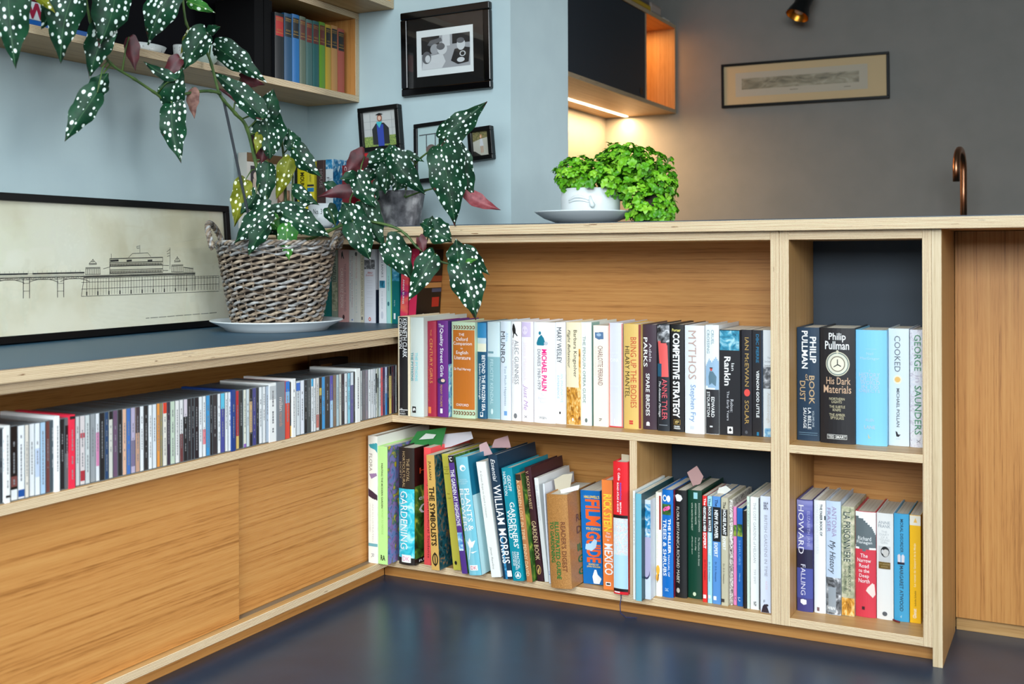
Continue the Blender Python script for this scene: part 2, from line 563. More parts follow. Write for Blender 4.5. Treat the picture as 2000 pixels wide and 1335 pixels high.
P_SKY = picture('print_blue_sky', [(0.3, (40, 120, 190)), (0.5, (150, 200, 225)), (0.65, (235, 240, 240))], 70)
P_FIELD = picture('print_golden_field', [(0.3, (120, 70, 20)), (0.5, (214, 150, 50)), (0.7, (240, 214, 150))], 160, (1, 1, 0.4))
P_FLORAL = picture('print_floral', [(0.25, (50, 60, 110)), (0.4, (110, 140, 190)), (0.5, (150, 110, 170)), (0.58, (60, 120, 110)), (0.68, (220, 190, 30))], 42, detail=4)
P_LEAVES = picture('print_green_garden', [(0.3, (20, 40, 16)), (0.5, (60, 110, 40)), (0.7, (190, 200, 70))], 26)
P_TEALART = picture('print_teal_art', [(0.3, (16, 26, 26)), (0.5, (20, 84, 96)), (0.62, (120, 90, 60)), (0.75, (200, 160, 120))], 40, dist=2)
P_SPRING = picture('print_turquoise', [(0.3, (10, 150, 180)), (0.5, (60, 196, 214)), (0.7, (190, 236, 240))], 38)
P_GREY = picture('print_grey_photo', [(0.3, (24, 24, 26)), (0.5, (110, 112, 116)), (0.7, (216, 216, 220))], 70)
P_TEALPH = picture('print_teal_photo', [(0.3, (10, 80, 110)), (0.5, (60, 150, 180)), (0.7, (170, 214, 224))], 60)
P_SUNSET = picture('print_sunset', [(0.3, (120, 30, 120)), (0.5, (226, 60, 90)), (0.7, (250, 150, 90))], 18, (0.3, 0.3, 1))
P_PURPLE = picture('print_purple_sea', [(0.3, (36, 34, 80)), (0.5, (86, 88, 160)), (0.7, (170, 172, 214))], 14, (0.3, 0.3, 1))
P_MAP = picture('print_map', [(0.42, (196, 222, 234)), (0.5, (236, 238, 232)), (0.56, (226, 190, 190)), (0.6, (206, 226, 236))], 110, dist=2)
P_CAMO = picture('print_faded_green', [(0.3, (120, 128, 100)), (0.5, (176, 176, 146)), (0.7, (216, 206, 180))], 90)
P_VINE = picture('print_vine', [(0.35, (40, 34, 30)), (0.5, (190, 180, 170)), (0.6, (226, 224, 220))], 120, dist=3)
P_BLUEROSE = picture('print_pink_rose', [(0.35, (228, 220, 190)), (0.55, (150, 160, 110)), (0.62, (206, 90, 130))], 40)
P_WAVE = picture('print_blue_wave', [(0.3, (10, 70, 120)), (0.5, (40, 140, 190)), (0.68, (220, 236, 240))], 60)
P_MARBLE = picture('print_pale_marble', [(0.4, (222, 224, 234)), (0.5, (236, 236, 242)), (0.56, (196, 190, 206)), (0.6, (232, 232, 240))], 40, dist=2)
P_CLOTH = picture('tan_book_cloth', [(0.35, (152, 104, 52)), (0.65, (186, 134, 74))], 500, detail=2)


def col_mat(c, rough=0.38):
    return c if not isinstance(c, tuple) else mat(c, rough)


def T(s, X0, X1, Y0, Y1, c, bold=0.0, it=0.0): return ('t', s, X0, X1, Y0, Y1, c, bold, it)
def H(s, X0, X1, Y0, Y1, c, bold=0.0, it=0.0): return ('h', s, X0, X1, Y0, Y1, c, bold, it)
def U(s, X0, X1, Y0, Y1, c, bold=0.0, it=0.0): return ('u', s, X0, X1, Y0, Y1, c, bold, it)   # reads upwards
def R(X0, X1, Y0, Y1, c): return ('r', X0, X1, Y0, Y1, c)
def D(X, Y, rx, ry, c): return ('d', X, Y, rx, ry, c)
def SR(y0, y1, f0, f1, c): return ('sr', y0, y1, f0, f1, c)
def ST(s, y0, y1, f0, f1, c, bold=0.0): return ('st', s, y0, y1, f0, f1, c, bold)
def PG(pts, c): return ('p', pts, c)


def poly_strips(b, pts, fn, m, rows=18, cols=8):
    """Fill a polygon given in (x, f) with thin strips so that it follows a rounded spine."""
    f0, f1 = min(p[1] for p in pts), max(p[1] for p in pts)

    def spans(f):
        xs = []
        for (xa, fa), (xb, fb) in zip(pts, pts[1:] + pts[:1]):
            if (fa <= f) != (fb <= f):
                xs.append(xa + (xb - xa) * (f - fa) / (fb - fa))
        xs.sort()
        return list(zip(xs[0::2], xs[1::2]))
    h = (f1 - f0) / rows
    for i in range(rows):
        for xa, xb in spans(f0 + h * (i + 0.5)):
            b.add([fn(xa + (xb - xa) * j / cols, f) for f in (f0 + h * (i + 1), f0 + h * i) for j in range(cols + 1)],
                  [(j, j + 1, cols + 2 + j, cols + 1 + j) for j in range(cols)], m)


def book_mesh(root, t, d, h, kind, colour, prints, bulge, pages=PAGE):
    """cover + pages + print; local x 0..t, y 0..d (spine at 0), z 0..h"""
    cm = col_mat(colour)
    th = 0.0024 if kind == 'h' else 0.0006
    t2 = t / 2

    def sy(x):
        return -bulge * (1 - ((x - t2) / t2) ** 2)
    n = 8
    outer = [(0, d)] + [(t * i / n, sy(t * i / n)) for i in range(n + 1)] + [(t, d)]
    inner = []
    for i, (x, y) in enumerate(outer):
        xi = min(max(x, th), t - th)
        inner.append((xi, y if i in (0, len(outer) - 1) else y + th * 1.4))
    vs, fs = [], []
    k = len(outer)
    for z in (0, h):
        vs += [(x, y, z) for x, y in outer] + [(x, y, z) for x, y in inner]
    o0, i0, o1, i1 = 0, k, 2 * k, 3 * k
    for i in range(k - 1):
        fs.append((o0 + i, o0 + i + 1, o1 + i + 1, o1 + i))
        fs.append((i0 + i + 1, i0 + i, i1 + i, i1 + i + 1))
        fs.append((o1 + i, o1 + i + 1, i1 + i + 1, i1 + i))
        fs.append((o0 + i + 1, o0 + i, i0 + i, i0 + i + 1))
    for e in (0, k - 1):
        q = (o0 + e, o1 + e, i1 + e, i0 + e)
        fs.append(q if e else tuple(reversed(q)))
    b = MB()
    b.add(vs, fs, cm)
    b.build('cover', root)
    b = MB()
    ins = 0.0035 if kind == 'h' else 0.0002
    pt = th + 0.0002
    x0, x1 = pt, max(t - pt, pt + 0.0008)
    # block with a slightly hollow fore edge
    b.box(x0, x1, th * 1.4 + 0.001, d - ins * 0.8 - 0.0006, ins * 0.6 if kind == 'h' else 0.0001, h - ins, pages)
    b.build('pages', root)
    if not prints:
        return
    b = MB()
    for i, p in enumerate(prints):
        off = 0.00022 + 0.00009 * i

        def fn(xf, f):
            x = min(max(xf, 0.0), 1.0) * t
            return (x, sy(x) - off, (1 - f) * h)
        if p[0] in 'thu' and len(p[0]) == 1:
            _, s, x0, x1, f0, f1, c, bold, it = p
            off += bulge * ((x1 - x0) if p[0] != 'h' else (x1 - x0) / max(len(s), 1) * 1.3) ** 2
            if p[0] == 't':
                g = lambda u, v: fn(x0 + (x1 - x0) * v, f0 + (f1 - f0) * u)
            elif p[0] == 'u':
                g = lambda u, v: fn(x1 + (x0 - x1) * v, f1 + (f0 - f1) * u)
            else:
                g = lambda u, v: fn(x0 + (x1 - x0) * u, f1 + (f0 - f1) * v)
            put_text(b, s, g, col_mat(c), bold, it)
        elif p[0] == 'r':
            _, x0, x1, f0, f1, c = p
            m = 8
            pb = b
            if (x1 - x0) * t * (f1 - f0) * h > 0.00012:
                pb = MB()
            pb.add([fn(x0 + (x1 - x0) * j / m, f) for f in (f1, f0) for j in range(m + 1)],
                   [(j, j + 1, m + 2 + j, m + 1 + j) for j in range(m)], col_mat(c))
            if pb is not b:
                pb.build('printed_panel', root)
        elif p[0] == 'd':
            _, x, f, rx, rf, c = p
            m = 24
            b.add([fn(x, f)] + [fn(x + rx * math.cos(2 * math.pi * j / m), f - rf * math.sin(2 * math.pi * j / m)) for j in range(m)],
                  [(0, 1 + j, 1 + (j + 1) % m) for j in range(m)], col_mat(c))
        elif p[0] == 'p':
            _, pts, c = p
            poly_strips(b, pts, fn, col_mat(c))
        elif p[0] == 'sr':
            _, y0, y1, f0, f1, c = p
            x = t + off
            pb = MB()
            pb.face([(x, y0 * d, (1 - f1) * h), (x, y1 * d, (1 - f1) * h), (x, y1 * d, (1 - f0) * h), (x, y0 * d, (1 - f0) * h)], col_mat(c))
            pb.build('cover_panel', root)
        elif p[0] == 'st':
            _, s, y0, y1, f0, f1, c, bold = p
            x = t + off
            put_text(b, s, lambda u, v: (x, (y0 + (y1 - y0) * u) * d, (1 - f1 + (f1 - f0) * v) * h), col_mat(c), bold)
    if b.v:
        b.build('spine_lettering', root)['kind'] = 'stuff'


ALLBOOKS = []


def row(org, sc, zsh, group, books, ymin=-0.05, ymax=0.11, axis='y'):
    """Books whose spines face the room; boxes and print are given in photo-crop units (origin org, scale sc)."""
    prev = None
    for bk in books:
        Xl, Xr, Yt, Yb, colour, label = bk[:6]
        o = bk[6] if len(bk) > 6 else {}
        prints = bk[7] if len(bk) > 7 else []
        X = lambda v: org[0] + v / sc
        Y = lambda v: org[1] + v / sc
        kind = o.get('k', 'h')
        yb = o['y'] if 'y' in o else min(max(at(X((Xl + Xr) / 2), Y(Yb), 2, zsh)[1], ymin), ymax)
        pbl, pbr = at(X(Xl), Y(Yb), 1, yb), at(X(Xr), Y(Yb), 1, yb)
        tl = o.get('top')          # crop X of the top-left corner when the book leans
        xm = (Xl + Xr) / 2 if tl is None else tl + (Xr - Xl) / 2
        ht = at(X(xm), Y(Yt), 1, yb)[2] - zsh
        ang = 0.0
        if 'xmin' in o and pbl[0] < o['xmin']:
            pbr = pbr.copy()
            pbr[0] += o['xmin'] - pbl[0]
            pbl = pbl.copy()
            pbl[0] = o['xmin']
        if tl is None and prev is not None and 0 < prev - pbl[0] < 0.012:
            pbl = pbl.copy()
            pbl[0] = prev
        prev = pbr[0] if tl is None else None
        t = pbr[0] - pbl[0] - 0.0006
        if tl is not None:
            ang = math.atan2(at(X(tl), Y(Yt), 1, yb)[0] - pbl[0], ht)
            t *= math.cos(ang)
            ht = ht / math.cos(ang) - (abs(math.sin(ang)) * t * 0.5)
        depth = o.get('d', 0.155 if kind == 'h' else 0.128)
        depth = min(depth, 0.238 - yb)
        root = thing('book', label, 'book', (pbl[0] + 0.0003, yb, zsh + 0.0003), group)
        if ang < 0:
            root.rotation_euler = (0, ang, 0)
        elif ang > 0:
            root.location.x += t * (1 / math.cos(ang) - 0) * 0 + t / math.cos(ang)
            root.rotation_euler = (0, ang, 0)
            # pivot on the other lower corner
            root.location.x -= t * math.cos(ang)
            root.location.z += t * math.sin(ang)

        def fx(x, y):
            f = (y - Yt) / (Yb - Yt)
            l = Xl if tl is None else tl + (Xl - tl) * f
            return (x - l) / (Xr - Xl), f
        pr = []
        for p in prints:
            if p[0] in ('t', 'h', 'u'):
                _, s, X0, X1, Y0, Y1, c, bo, it = p
                a, e = fx(X0, Y0), fx(X1, Y1)
                a2, e2 = fx(X0, (Y0 + Y1) / 2), fx(X1, (Y0 + Y1) / 2)
                pr.append((p[0], s, max(a2[0], 0.02), min(e2[0], 0.98), a[1], e[1], c, bo, it))
            elif p[0] == 'r':
                _, X0, X1, Y0, Y1, c = p
                a, e = fx(X0, Y0), fx(X1, Y1)
                if tl is not None:
                    a, e = (fx(X0, (Y0 + Y1) / 2)[0], a[1]), (fx(X1, (Y0 + Y1) / 2)[0], e[1])
                pr.append(('r', max(a[0], 0.0), min(e[0], 1.0), max(a[1], 0.0), min(e[1], 1.0), c))
            elif p[0] == 'd':
                _, x, y, rx, ry, c = p
                a = fx(x, y)
                pr.append(('d', a[0], a[1], rx / (Xr - Xl), ry / (Yb - Yt), c))
            elif p[0] == 'p':
                pr.append(('p', [fx(x, y) for x, y in p[1]], p[2]))
            else:
                pr.append(p)
        bulge = o.get('b', 0.0028 if kind == 'h' else 0.0003)
        bulge = min(bulge, t * 0.18)
        book_mesh(root, t, depth, ht, kind, colour, pr, bulge)
        ALLBOOKS.append((root, t, depth, ht, yb))


W_, K_, CRM = (238, 240, 240), (24, 23, 25), (236, 226, 206)
G1 = 'books along the upper long shelf'
row((760, 580), 4.7675, ZST, G1, [
    (85, 195, 180, 1105, (228, 214, 184), 'black hardback with cream borders at the left end of the upper shelf', {'y': -0.003, 'd': 0.2}, [
        R(100, 180, 184, 1100, (30, 29, 30)), T('KENNETH CLARK', 135, 174, 200, 560, W_), T('CIVILISATION', 98, 130, 198, 480, W_),
        R(100, 178, 1046, 1052, W_), H('BBC', 112, 132, 1034, 1044, W_), H('JOHN', 112, 152, 1060, 1072, W_), H('MURRAY', 104, 160, 1078, 1092, W_)]),
    (200, 325, 190, 1110, (206, 216, 210), 'pale grey hardback with turquoise spine title beside the black hardback', {'d': 0.22, 'y': 0.0, 'b': 0.004}, [
        T('THE PYTHONS', 206, 232, 515, 780, (20, 140, 150), 0.02), T('AUTOBIOGRAPHY', 236, 244, 520, 775, (226, 160, 170)), T('THE PYTHONS', 250, 276, 515, 780, (130, 206, 214), 0.02),
        R(220, 258, 1016, 1074, K_), D(240, 1045, 12, 16, W_), PG([(232, 1070), (250, 1070), (246, 1040)], K_)]),
    (330, 440, 225, 1110, (160, 34, 62), 'crimson hardback with gold spine lettering on the upper shelf', {'d': 0.16}, [
        T('THE', 372, 390, 300, 360, (206, 130, 70)), T('CENTURY GIRLS', 366, 402, 385, 800, (214, 150, 80)), T('TESSA DUNLOP', 328, 354, 640, 970, (200, 80, 60)), R(342, 382, 1020, 1080, (226, 120, 60))]),
    (445, 552, 220, 1115, (104, 40, 128), 'purple hardback with white title and a wintry blue cover edge', {'d': 0.16}, [
        H('The', 458, 514, 250, 282, W_), T('Quality Street Girls', 470, 512, 290, 740, W_, 0.01), D(490, 780, 44, 30, (40, 44, 90)), D(505, 775, 20, 16, (226, 196, 170)),
        T('PENNY THORPE', 478, 500, 815, 1020, (200, 160, 90)), R(478, 502, 1036, 1080, W_), SR(0.0, 0.35, 0.0, 0.45, (70, 50, 120)), SR(0.0, 0.35, 0.45, 1.0, P_SKY)]),
    (585, 805, 232, 1125, (190, 214, 182), 'wide orange and pale green hardback with ornamental bands', {'d': 0.165, 'b': 0.005}, [
        R(600, 800, 306, 1044, (190, 108, 30)),
        H('THE', 660, 712, 336, 360, W_), H('Oxford', 632, 742, 374, 408, W_), H('Companion', 604, 778, 416, 456, W_), H('to', 676, 698, 470, 484, W_),
        H('English', 634, 746, 500, 540, W_), H('Literature', 616, 768, 546, 580, W_), H('Sir Paul Harvey', 612, 770, 656, 688, W_), H('OXFORD', 634, 750, 990, 1014, W_)] +
        [D(612 + 26 * i, y, 11, 17, c) for i in range(8) for y in (280, 1076) for c in ((120, 70, 30),)] +
        [D(612 + 26 * i, y, 6, 10, (190, 214, 182)) for i in range(8) for y in (280, 1076)]),
    (808, 908, 235, 1130, (14, 84, 124), 'deep blue hardback with a sea and sky band near its top', {'d': 0.16}, [
        R(808, 908, 240, 380, (40, 130, 180)), R(808, 908, 380, 432, (190, 208, 214)), R(808, 908, 432, 508, (226, 224, 200)), R(808, 908, 508, 1126, (12, 78, 110)),
        T('BEYOND THE FROZEN SEA', 862, 898, 540, 1060, W_, 0.012), T('Edwin Mickleburgh', 822, 852, 620, 950, W_), R(842, 876, 1070, 1112, W_), D(858, 1086, 12, 14, (14, 84, 124))]),
    (912, 1036, 232, 1135, (206, 226, 230), 'pale aqua hardback with faint white lettering on the upper shelf', {'d': 0.16}, [
        R(912, 1036, 556, 1130, (134, 180, 188)), R(918, 976, 505, 525, (120, 160, 170)), T('FELICITY KENDAL', 942, 974, 580, 1000, (190, 218, 222)), D(960, 1064, 12, 26, (206, 230, 232))]),
    (1040, 1138, 225, 1145, (218, 230, 240), 'pale blue hardback with large charcoal capitals running down it', {'d': 0.16}, [
        T('MUNRO', 1044, 1088, 320, 612, (70, 74, 84)), T('Alice', 1094, 1116, 330, 412, (150, 186, 206)), T('Too Much Happiness', 1074, 1100, 640, 1010, (130, 150, 170)), R(1076, 1104, 1060, 1100, (110, 160, 214))]),
    (1141, 1232, 230, 1152, (240, 240, 240), 'slim white hardback with a small black walking figure at the top', {'d': 0.15}, [
        PG([(1156, 262), (1176, 262), (1186, 300), (1186, 340), (1160, 344), (1150, 300)], K_), PG([(1162, 340), (1172, 340), (1164, 380), (1156, 380)], K_), PG([(1176, 336), (1186, 330), (1206, 360), (1198, 364)], K_), D(1166, 258, 7, 10, K_),
        T('ALEC GUINNESS', 1176, 1214, 402, 810, (130, 130, 134)), T('My Name Escapes Me', 1144, 1168, 400, 800, (206, 200, 204)), D(1182, 1104, 16, 24, (120, 124, 130))]),
    (1236, 1346, 230, 1160, (242, 238, 244), 'white hardback with lilac sketch and handwritten lilac title', {'d': 0.155}, [
        R(1238, 1326, 234, 372, (206, 190, 222)), D(1270, 310, 26, 40, (226, 214, 234)), T('Sheila Hancock', 1258, 1296, 420, 780, (236, 222, 230)), T('Just Me', 1248, 1300, 815, 1050, (196, 166, 208), 0, 0.3), T('X', 1266, 1290, 1100, 1126, (90, 90, 100))]),
    (1350, 1548, 235, 1172, (242, 242, 244), 'wide white hardback with magenta name and a teal seated figure', {'d': 0.165, 'b': 0.004}, [
        PG([(1384, 450), (1378, 430), (1396, 380), (1426, 350), (1450, 380), (1462, 420), (1480, 446)], (14, 120, 144)), D(1412, 336, 12, 16, (20, 124, 150)), D(1470, 430, 18, 18, (190, 196, 204)),
        T('MICHAEL PALIN', 1430, 1478, 485, 870, (236, 30, 130), 0.03), T('DIARIES 1969-1979', 1388, 1420, 485, 862, (150, 152, 156), 0.015),
        H('The', 1420, 1452, 896, 922, (214, 214, 220)), H('Python', 1396, 1474, 930, 962, (214, 214, 220)), H('Years', 1410, 1466, 962, 988, (214, 214, 220)), H('W&N', 1404, 1474, 1110, 1134, (150, 154, 160))]),
    (1551, 1648, 235, 1180, (240, 241, 243), 'white hardback with tall black serif author name on the upper shelf', {'d': 0.155}, [
        T('MARY WESLEY', 1562, 1612, 282, 612, (70, 74, 80)), T('AN IMAGINATIVE', 1600, 1626, 712, 980, (176, 206, 226)), T('EXPERIENCE', 1564, 1588, 730, 945, (176, 206, 226)), D(1594, 1076, 8, 12, K_)]),
    (1652, 1788, 235, 1190, (240, 226, 192), 'cream hardback with golden wheat printed at its foot', {'d': 0.16}, [
        R(1654, 1786, 840, 1186, P_FIELD), R(1770, 1786, 480, 1180, P_FIELD), T('Barbara Kingsolver', 1716, 1756, 306, 745, (70, 64, 50)), T('Flight Behaviour', 1660, 1694, 306, 660, (70, 64, 50), 0, 0.3), D(1682, 870, 7, 10, (180, 90, 20)), D(1716, 1138, 8, 14, W_)]),
])
row((1120, 580), 4.7675, ZST, G1, [
    (70, 172, 235, 1195, (232, 240, 234), 'mint white hardback with a spaced grey title in capitals', {'d': 0.16}, [
        T('THE PENGUIN OPERA GUIDE', 92, 120, 365, 985, (120, 134, 128)), D(124, 1146, 12, 20, (110, 120, 116)), SR(0, 0.3, 0, 1, (150, 190, 180))]),
    (187, 322, 265, 1205, (248, 234, 218), 'cream paperback with a small blue chair picture near the top', {'k': 'p', 'd': 0.15}, [
        PG([(202, 330), (282, 326), (284, 390), (236, 396), (204, 380)], (84, 118, 156)), D(240, 352, 22, 14, (160, 186, 210)), T('CHARLOTTE PERRIAND', 230, 276, 455, 822, (120, 76, 70)), T('A LIFE OF CREATION', 200, 216, 458, 730, (236, 210, 196)), T('h', 240, 268, 1130, 1152, K_)]),
    (326, 464, 240, 1210, (214, 216, 230), 'lilac grey hardback with salmon edges and ghostly white title', {'d': 0.165}, [
        R(326, 334, 246, 1206, (232, 140, 120)), R(452, 464, 246, 1206, (222, 130, 116)), H('CHINA', 340, 424, 570, 604, (232, 236, 244), 0.02), H('A HISTORY', 338, 426, 510, 530, (226, 230, 240)), H('OF', 360, 400, 540, 556, (226, 230, 240)), H('BRITAIN', 340, 424, 820, 840, (226, 230, 240)), R(378, 384, 1130, 1180, (236, 238, 244)), R(326, 464, 1200, 1210, (214, 60, 60))]),
    (470, 632, 250, 1226, (222, 186, 106), 'gold hardback with red and black capitals running down the spine', {'d': 0.165, 'b': 0.004}, [
        R(612, 632, 254, 1220, (128, 30, 28)), T('BRING UP THE BODIES', 540, 594, 372, 1028, (200, 84, 50)), T('HILARY MANTEL', 486, 530, 458, 936, (74, 58, 34)), R(526, 562, 1146, 1162, (206, 70, 60)), R(526, 562, 1166, 1182, (206, 70, 60))]),
    (640, 778, 255, 1230, (66, 48, 60), 'dark plum hardback with spaced white capitals', {'d': 0.165}, [
        T('Adele', 706, 732, 430, 602, (214, 208, 212)), T('PARKS', 648, 690, 376, 650, W_, 0.01), T('SPARE BRIDES', 672, 712, 710, 1104, W_, 0.01), D(694, 1176, 18, 18, (226, 222, 226)), R(676, 712, 1186, 1196, W_)]),
    (783, 898, 250, 1245, (30, 36, 44), 'dark hardback with a coral red dress printed on the spine', {'d': 0.165}, [
        R(783, 898, 262, 420, P_GREY), PG([(790, 410), (880, 440), (890, 740), (822, 742), (804, 600)], (226, 92, 90)), R(786, 826, 620, 740, (30, 84, 110)),
        T('ANNE TYLER', 830, 878, 762, 1140, (222, 90, 100)), T('The Amateur Marriage', 792, 820, 784, 1116, W_, 0, 0.3), R(800, 880, 1186, 1194, (120, 126, 134))]),
    (904, 1034, 255, 1252, (22, 22, 24), 'black hardback with bold white condensed title and a gold emblem', {'d': 0.165}, [
        H('Porter', 922, 1004, 294, 322, (236, 220, 120), 0.02), T('COMPETITIVE STRATEGY', 930, 996, 335, 1122, W_, 0.035), R(938, 1000, 1140, 1186, (150, 120, 50)), R(942, 996, 1144, 1182, K_), H('fP', 950, 988, 1150, 1178, (226, 200, 120)), H('FREE', 940, 996, 1196, 1210, W_, 0.02), H('PRESS', 940, 1000, 1214, 1228, W_, 0.02)]),
    (1040, 1222, 265, 1270, (226, 232, 238), 'wide white hardback with thin bronze capitals and blue name below', {'d': 0.17, 'b': 0.004}, [
        T('MYTHOS', 1076, 1152, 312, 765, (190, 160, 150)), T('Stephen Fry', 1082, 1146, 815, 1160, (110, 150, 200)), R(1092, 1130, 1200, 1230, (206, 214, 222)), SR(0, 0.2, 0, 1, (206, 204, 200))]),
    (1227, 1358, 260, 1275, (226, 232, 236), 'hardback with pale mountain above a black lower half', {'d': 0.165}, [
        R(1228, 1358, 860, 1272, (40, 40, 44)), PG([(1228, 640), (1262, 575), (1290, 605), (1330, 556), (1358, 600), (1358, 860), (1228, 830)], (150, 180, 206)),
        PG([(1262, 820), (1256, 740), (1268, 690), (1300, 690), (1336, 740), (1330, 830), (1290, 800)], (90, 120, 136)), D(1284, 672, 12, 16, (206, 80, 70)), R(1268, 1298, 654, 664, (50, 40, 40)),
        T('CRUEL', 1284, 1312, 305, 442, (120, 150, 156)), T('CROSSING', 1240, 1268, 305, 525, (120, 150, 156)), T('EDWARD', 1284, 1316, 928, 1116, W_, 0.012), T('STOURTON', 1240, 1270, 880, 1114, W_, 0.012), R(1268, 1298, 1196, 1210, (206, 210, 214))]),
    (1363, 1556, 305, 1287, (34, 34, 38), 'black paperback with a teal photograph across the top of its spine', {'k': 'p', 'd': 0.16}, [
        R(1364, 1548, 312, 496, P_TEALPH), T('Ian', 1474, 1500, 615, 685, W_), T('Rankin', 1406, 1466, 555, 825, W_, 0.02), T('Rebus:', 1464, 1492, 952, 1070, (200, 200, 206)), T('The Early Years', 1424, 1452, 875, 1150, (200, 200, 206)),
        R(1436, 1486, 1206, 1270, W_), PG([(1446, 1240), (1462, 1214), (1478, 1240), (1462, 1250)], K_)]),
    (1560, 1663, 305, 1292, (40, 38, 44), 'slim charcoal paperback with gold capitals and a red dot', {'k': 'p', 'd': 0.14}, [
        T('IAN McEWAN', 1594, 1634, 376, 832, (196, 160, 90)), D(1616, 890, 30, 34, (236, 84, 76)), T('SOLAR', 1592, 1634, 962, 1182, (196, 160, 90)), D(1608, 1258, 14, 16, (90, 92, 100))]),
    (1666, 1764, 308, 1298, (36, 34, 38), 'slim black paperback with blue and white bold title', {'k': 'p', 'd': 0.14}, [
        T('DBC PIERRE', 1702, 1730, 346, 612, (40, 120, 160), 0.02), T('VERNON GOD LITTLE', 1704, 1732, 684, 1122, W_, 0.025), R(1708, 1728, 1256, 1290, (30, 120, 160)), R(1757, 1764, 312, 1296, (30, 60, 90))]),
    (1767, 1842, 308, 1302, (228, 232, 234), 'slim white paperback against the divider with a small dark photograph', {'k': 'p', 'd': 0.14}, [
        R(1768, 1842, 650, 852, P_GREY), T('Attenborough', 1796, 1834, 890, 1170, (206, 200, 190)), H('The', 1808, 1838, 556, 574, (150, 150, 154)), H('Zoo Quest', 1780, 1838, 590, 610, (150, 150, 154)), H('Expeditions', 1776, 1838, 628, 648, (150, 150, 154)), R(1780, 1842, 1220, 1300, P_SKY)]),
])
G2 = 'books in the upper right compartment'
row((1520, 600), 4.45, ZST, G2, [
    (165, 362, 175, 1157, (28, 52, 74), 'navy hardback with white and gold lettering in the upper right compartment', {'d': 0.155}, [
        T('PHILIP', 280, 334, 255, 482, W_, 0.02), T('PULLMAN', 208, 262, 205, 532, W_, 0.02), T('BOOK', 272, 320, 592, 840, (190, 160, 120), 0.01), T('DUST', 190, 240, 640, 815, (190, 160, 120), 0.01), T('of', 240, 268, 580, 640, (190, 160, 120)),
        T('VOLUME ONE', 300, 316, 895, 1035, (190, 200, 206)), T('LA BELLE', 262, 290, 872, 1056, W_), T('SAUVAGE', 222, 250, 872, 1050, W_), R(182, 345, 1086, 1090, (110, 140, 160)), R(182, 345, 1104, 1107, (110, 140, 160))]),
    (366, 670, 180, 1182, (32, 30, 33), 'thick black hardback with a silver compass dial on its spine', {'d': 0.16, 'b': 0.006}, [
        H('Philip', 446, 594, 222, 302, W_, 0.01), H('Pullman', 412, 622, 294, 366, W_, 0.01),
        D(523, 490, 104, 106, (206, 200, 176)), D(523, 490, 96, 98, (90, 110, 110)), D(523, 490, 88, 90, (216, 214, 196)), D(523, 490, 66, 68, (110, 100, 80)), D(523, 490, 58, 60, (226, 220, 200)),
        PG([(519, 450), (527, 450), (527, 495), (519, 495)], K_), PG([(486, 522), (490, 512), (526, 490), (530, 498)], K_), PG([(556, 506), (552, 514), (520, 498), (524, 490)], K_), D(523, 385, 12, 14, (206, 200, 176)),
        H('His Dark', 424, 634, 606, 668, (206, 170, 140), 0.005), H('Materials', 400, 640, 676, 744, (206, 170, 140), 0.005),
        H('NORTHERN', 450, 584, 782, 804, (206, 196, 160)), H('LIGHTS', 472, 560, 808, 830, (206, 196, 160)), H('THE SUBTLE', 450, 588, 850, 872, (206, 196, 160)), H('KNIFE', 482, 552, 878, 900, (206, 196, 160)),
        H('THE AMBER', 450, 588, 920, 942, (206, 196, 160)), H('SPYGLASS', 462, 578, 946, 970, (206, 196, 160)),
        R(430, 604, 1102, 1142, (200, 200, 196)), R(434, 600, 1106, 1138, K_), H('TED SMART', 440, 596, 1110, 1134, (220, 220, 216), 0.02)]),
    (676, 948, 198, 1199, (128, 200, 238), 'thick sky blue hardback with faint silver lettering', {'d': 0.16, 'b': 0.005}, [
        H('Neil', 772, 832, 390, 414, (178, 210, 226)), H('MacGregor', 716, 886, 432, 460, (186, 212, 224)), R(764, 860, 360, 363, (170, 206, 224)), H('A', 792, 808, 540, 558, (176, 206, 220)),
        H('HISTORY', 706, 888, 568, 606, (186, 206, 216)), H('OF THE', 716, 880, 606, 640, (186, 206, 216)), H('WORLD', 718, 888, 638, 672, (186, 206, 216)), H('IN 100', 730, 876, 676, 708, (186, 206, 216)), H('OBJECTS', 704, 888, 712, 746, (186, 206, 216)),
        H('ALLEN', 762, 836, 964, 988, (186, 206, 216)), H('LANE', 752, 848, 1024, 1054, (196, 204, 200)), PG([(782, 1092), (800, 1130), (816, 1124), (790, 1140)], (206, 196, 150))]),
    (956, 1140, 185, 1203, (220, 232, 240), 'ice white hardback with spaced grey title and an orange disc', {'d': 0.16, 'b': 0.003}, [
        T('COOKED', 1010, 1064, 248, 560, (96, 104, 112)), D(1038, 627, 40, 40, (240, 236, 214)), D(1038, 627, 26, 24, (240, 190, 110)), T('MICHAEL POLLAN', 1028, 1056, 704, 1038, (70, 76, 84), 0.01),
        PG([(1018, 1076), (1032, 1080), (1044, 1104), (1066, 1102), (1046, 1124), (1026, 1120)], (44, 46, 52)), R(1022, 1062, 1140, 1143, (190, 196, 202))]),
    (1146, 1258, 195, 1216, P_MARBLE, 'pale lavender marbled hardback with green capitals beside the end panel', {'d': 0.16, 'b': 0.003}, [
        T('GEORGE', 1186, 1244, 238, 552, (60, 140, 96)), T('in', 1196, 1240, 590, 650, (196, 190, 206)), T('SAUNDERS', 1188, 1246, 680, 1104, (60, 140, 96)), T('X', 1206, 1236, 1148, 1176, (120, 114, 130))]),
])
G3 = 'books in the lower right compartment'
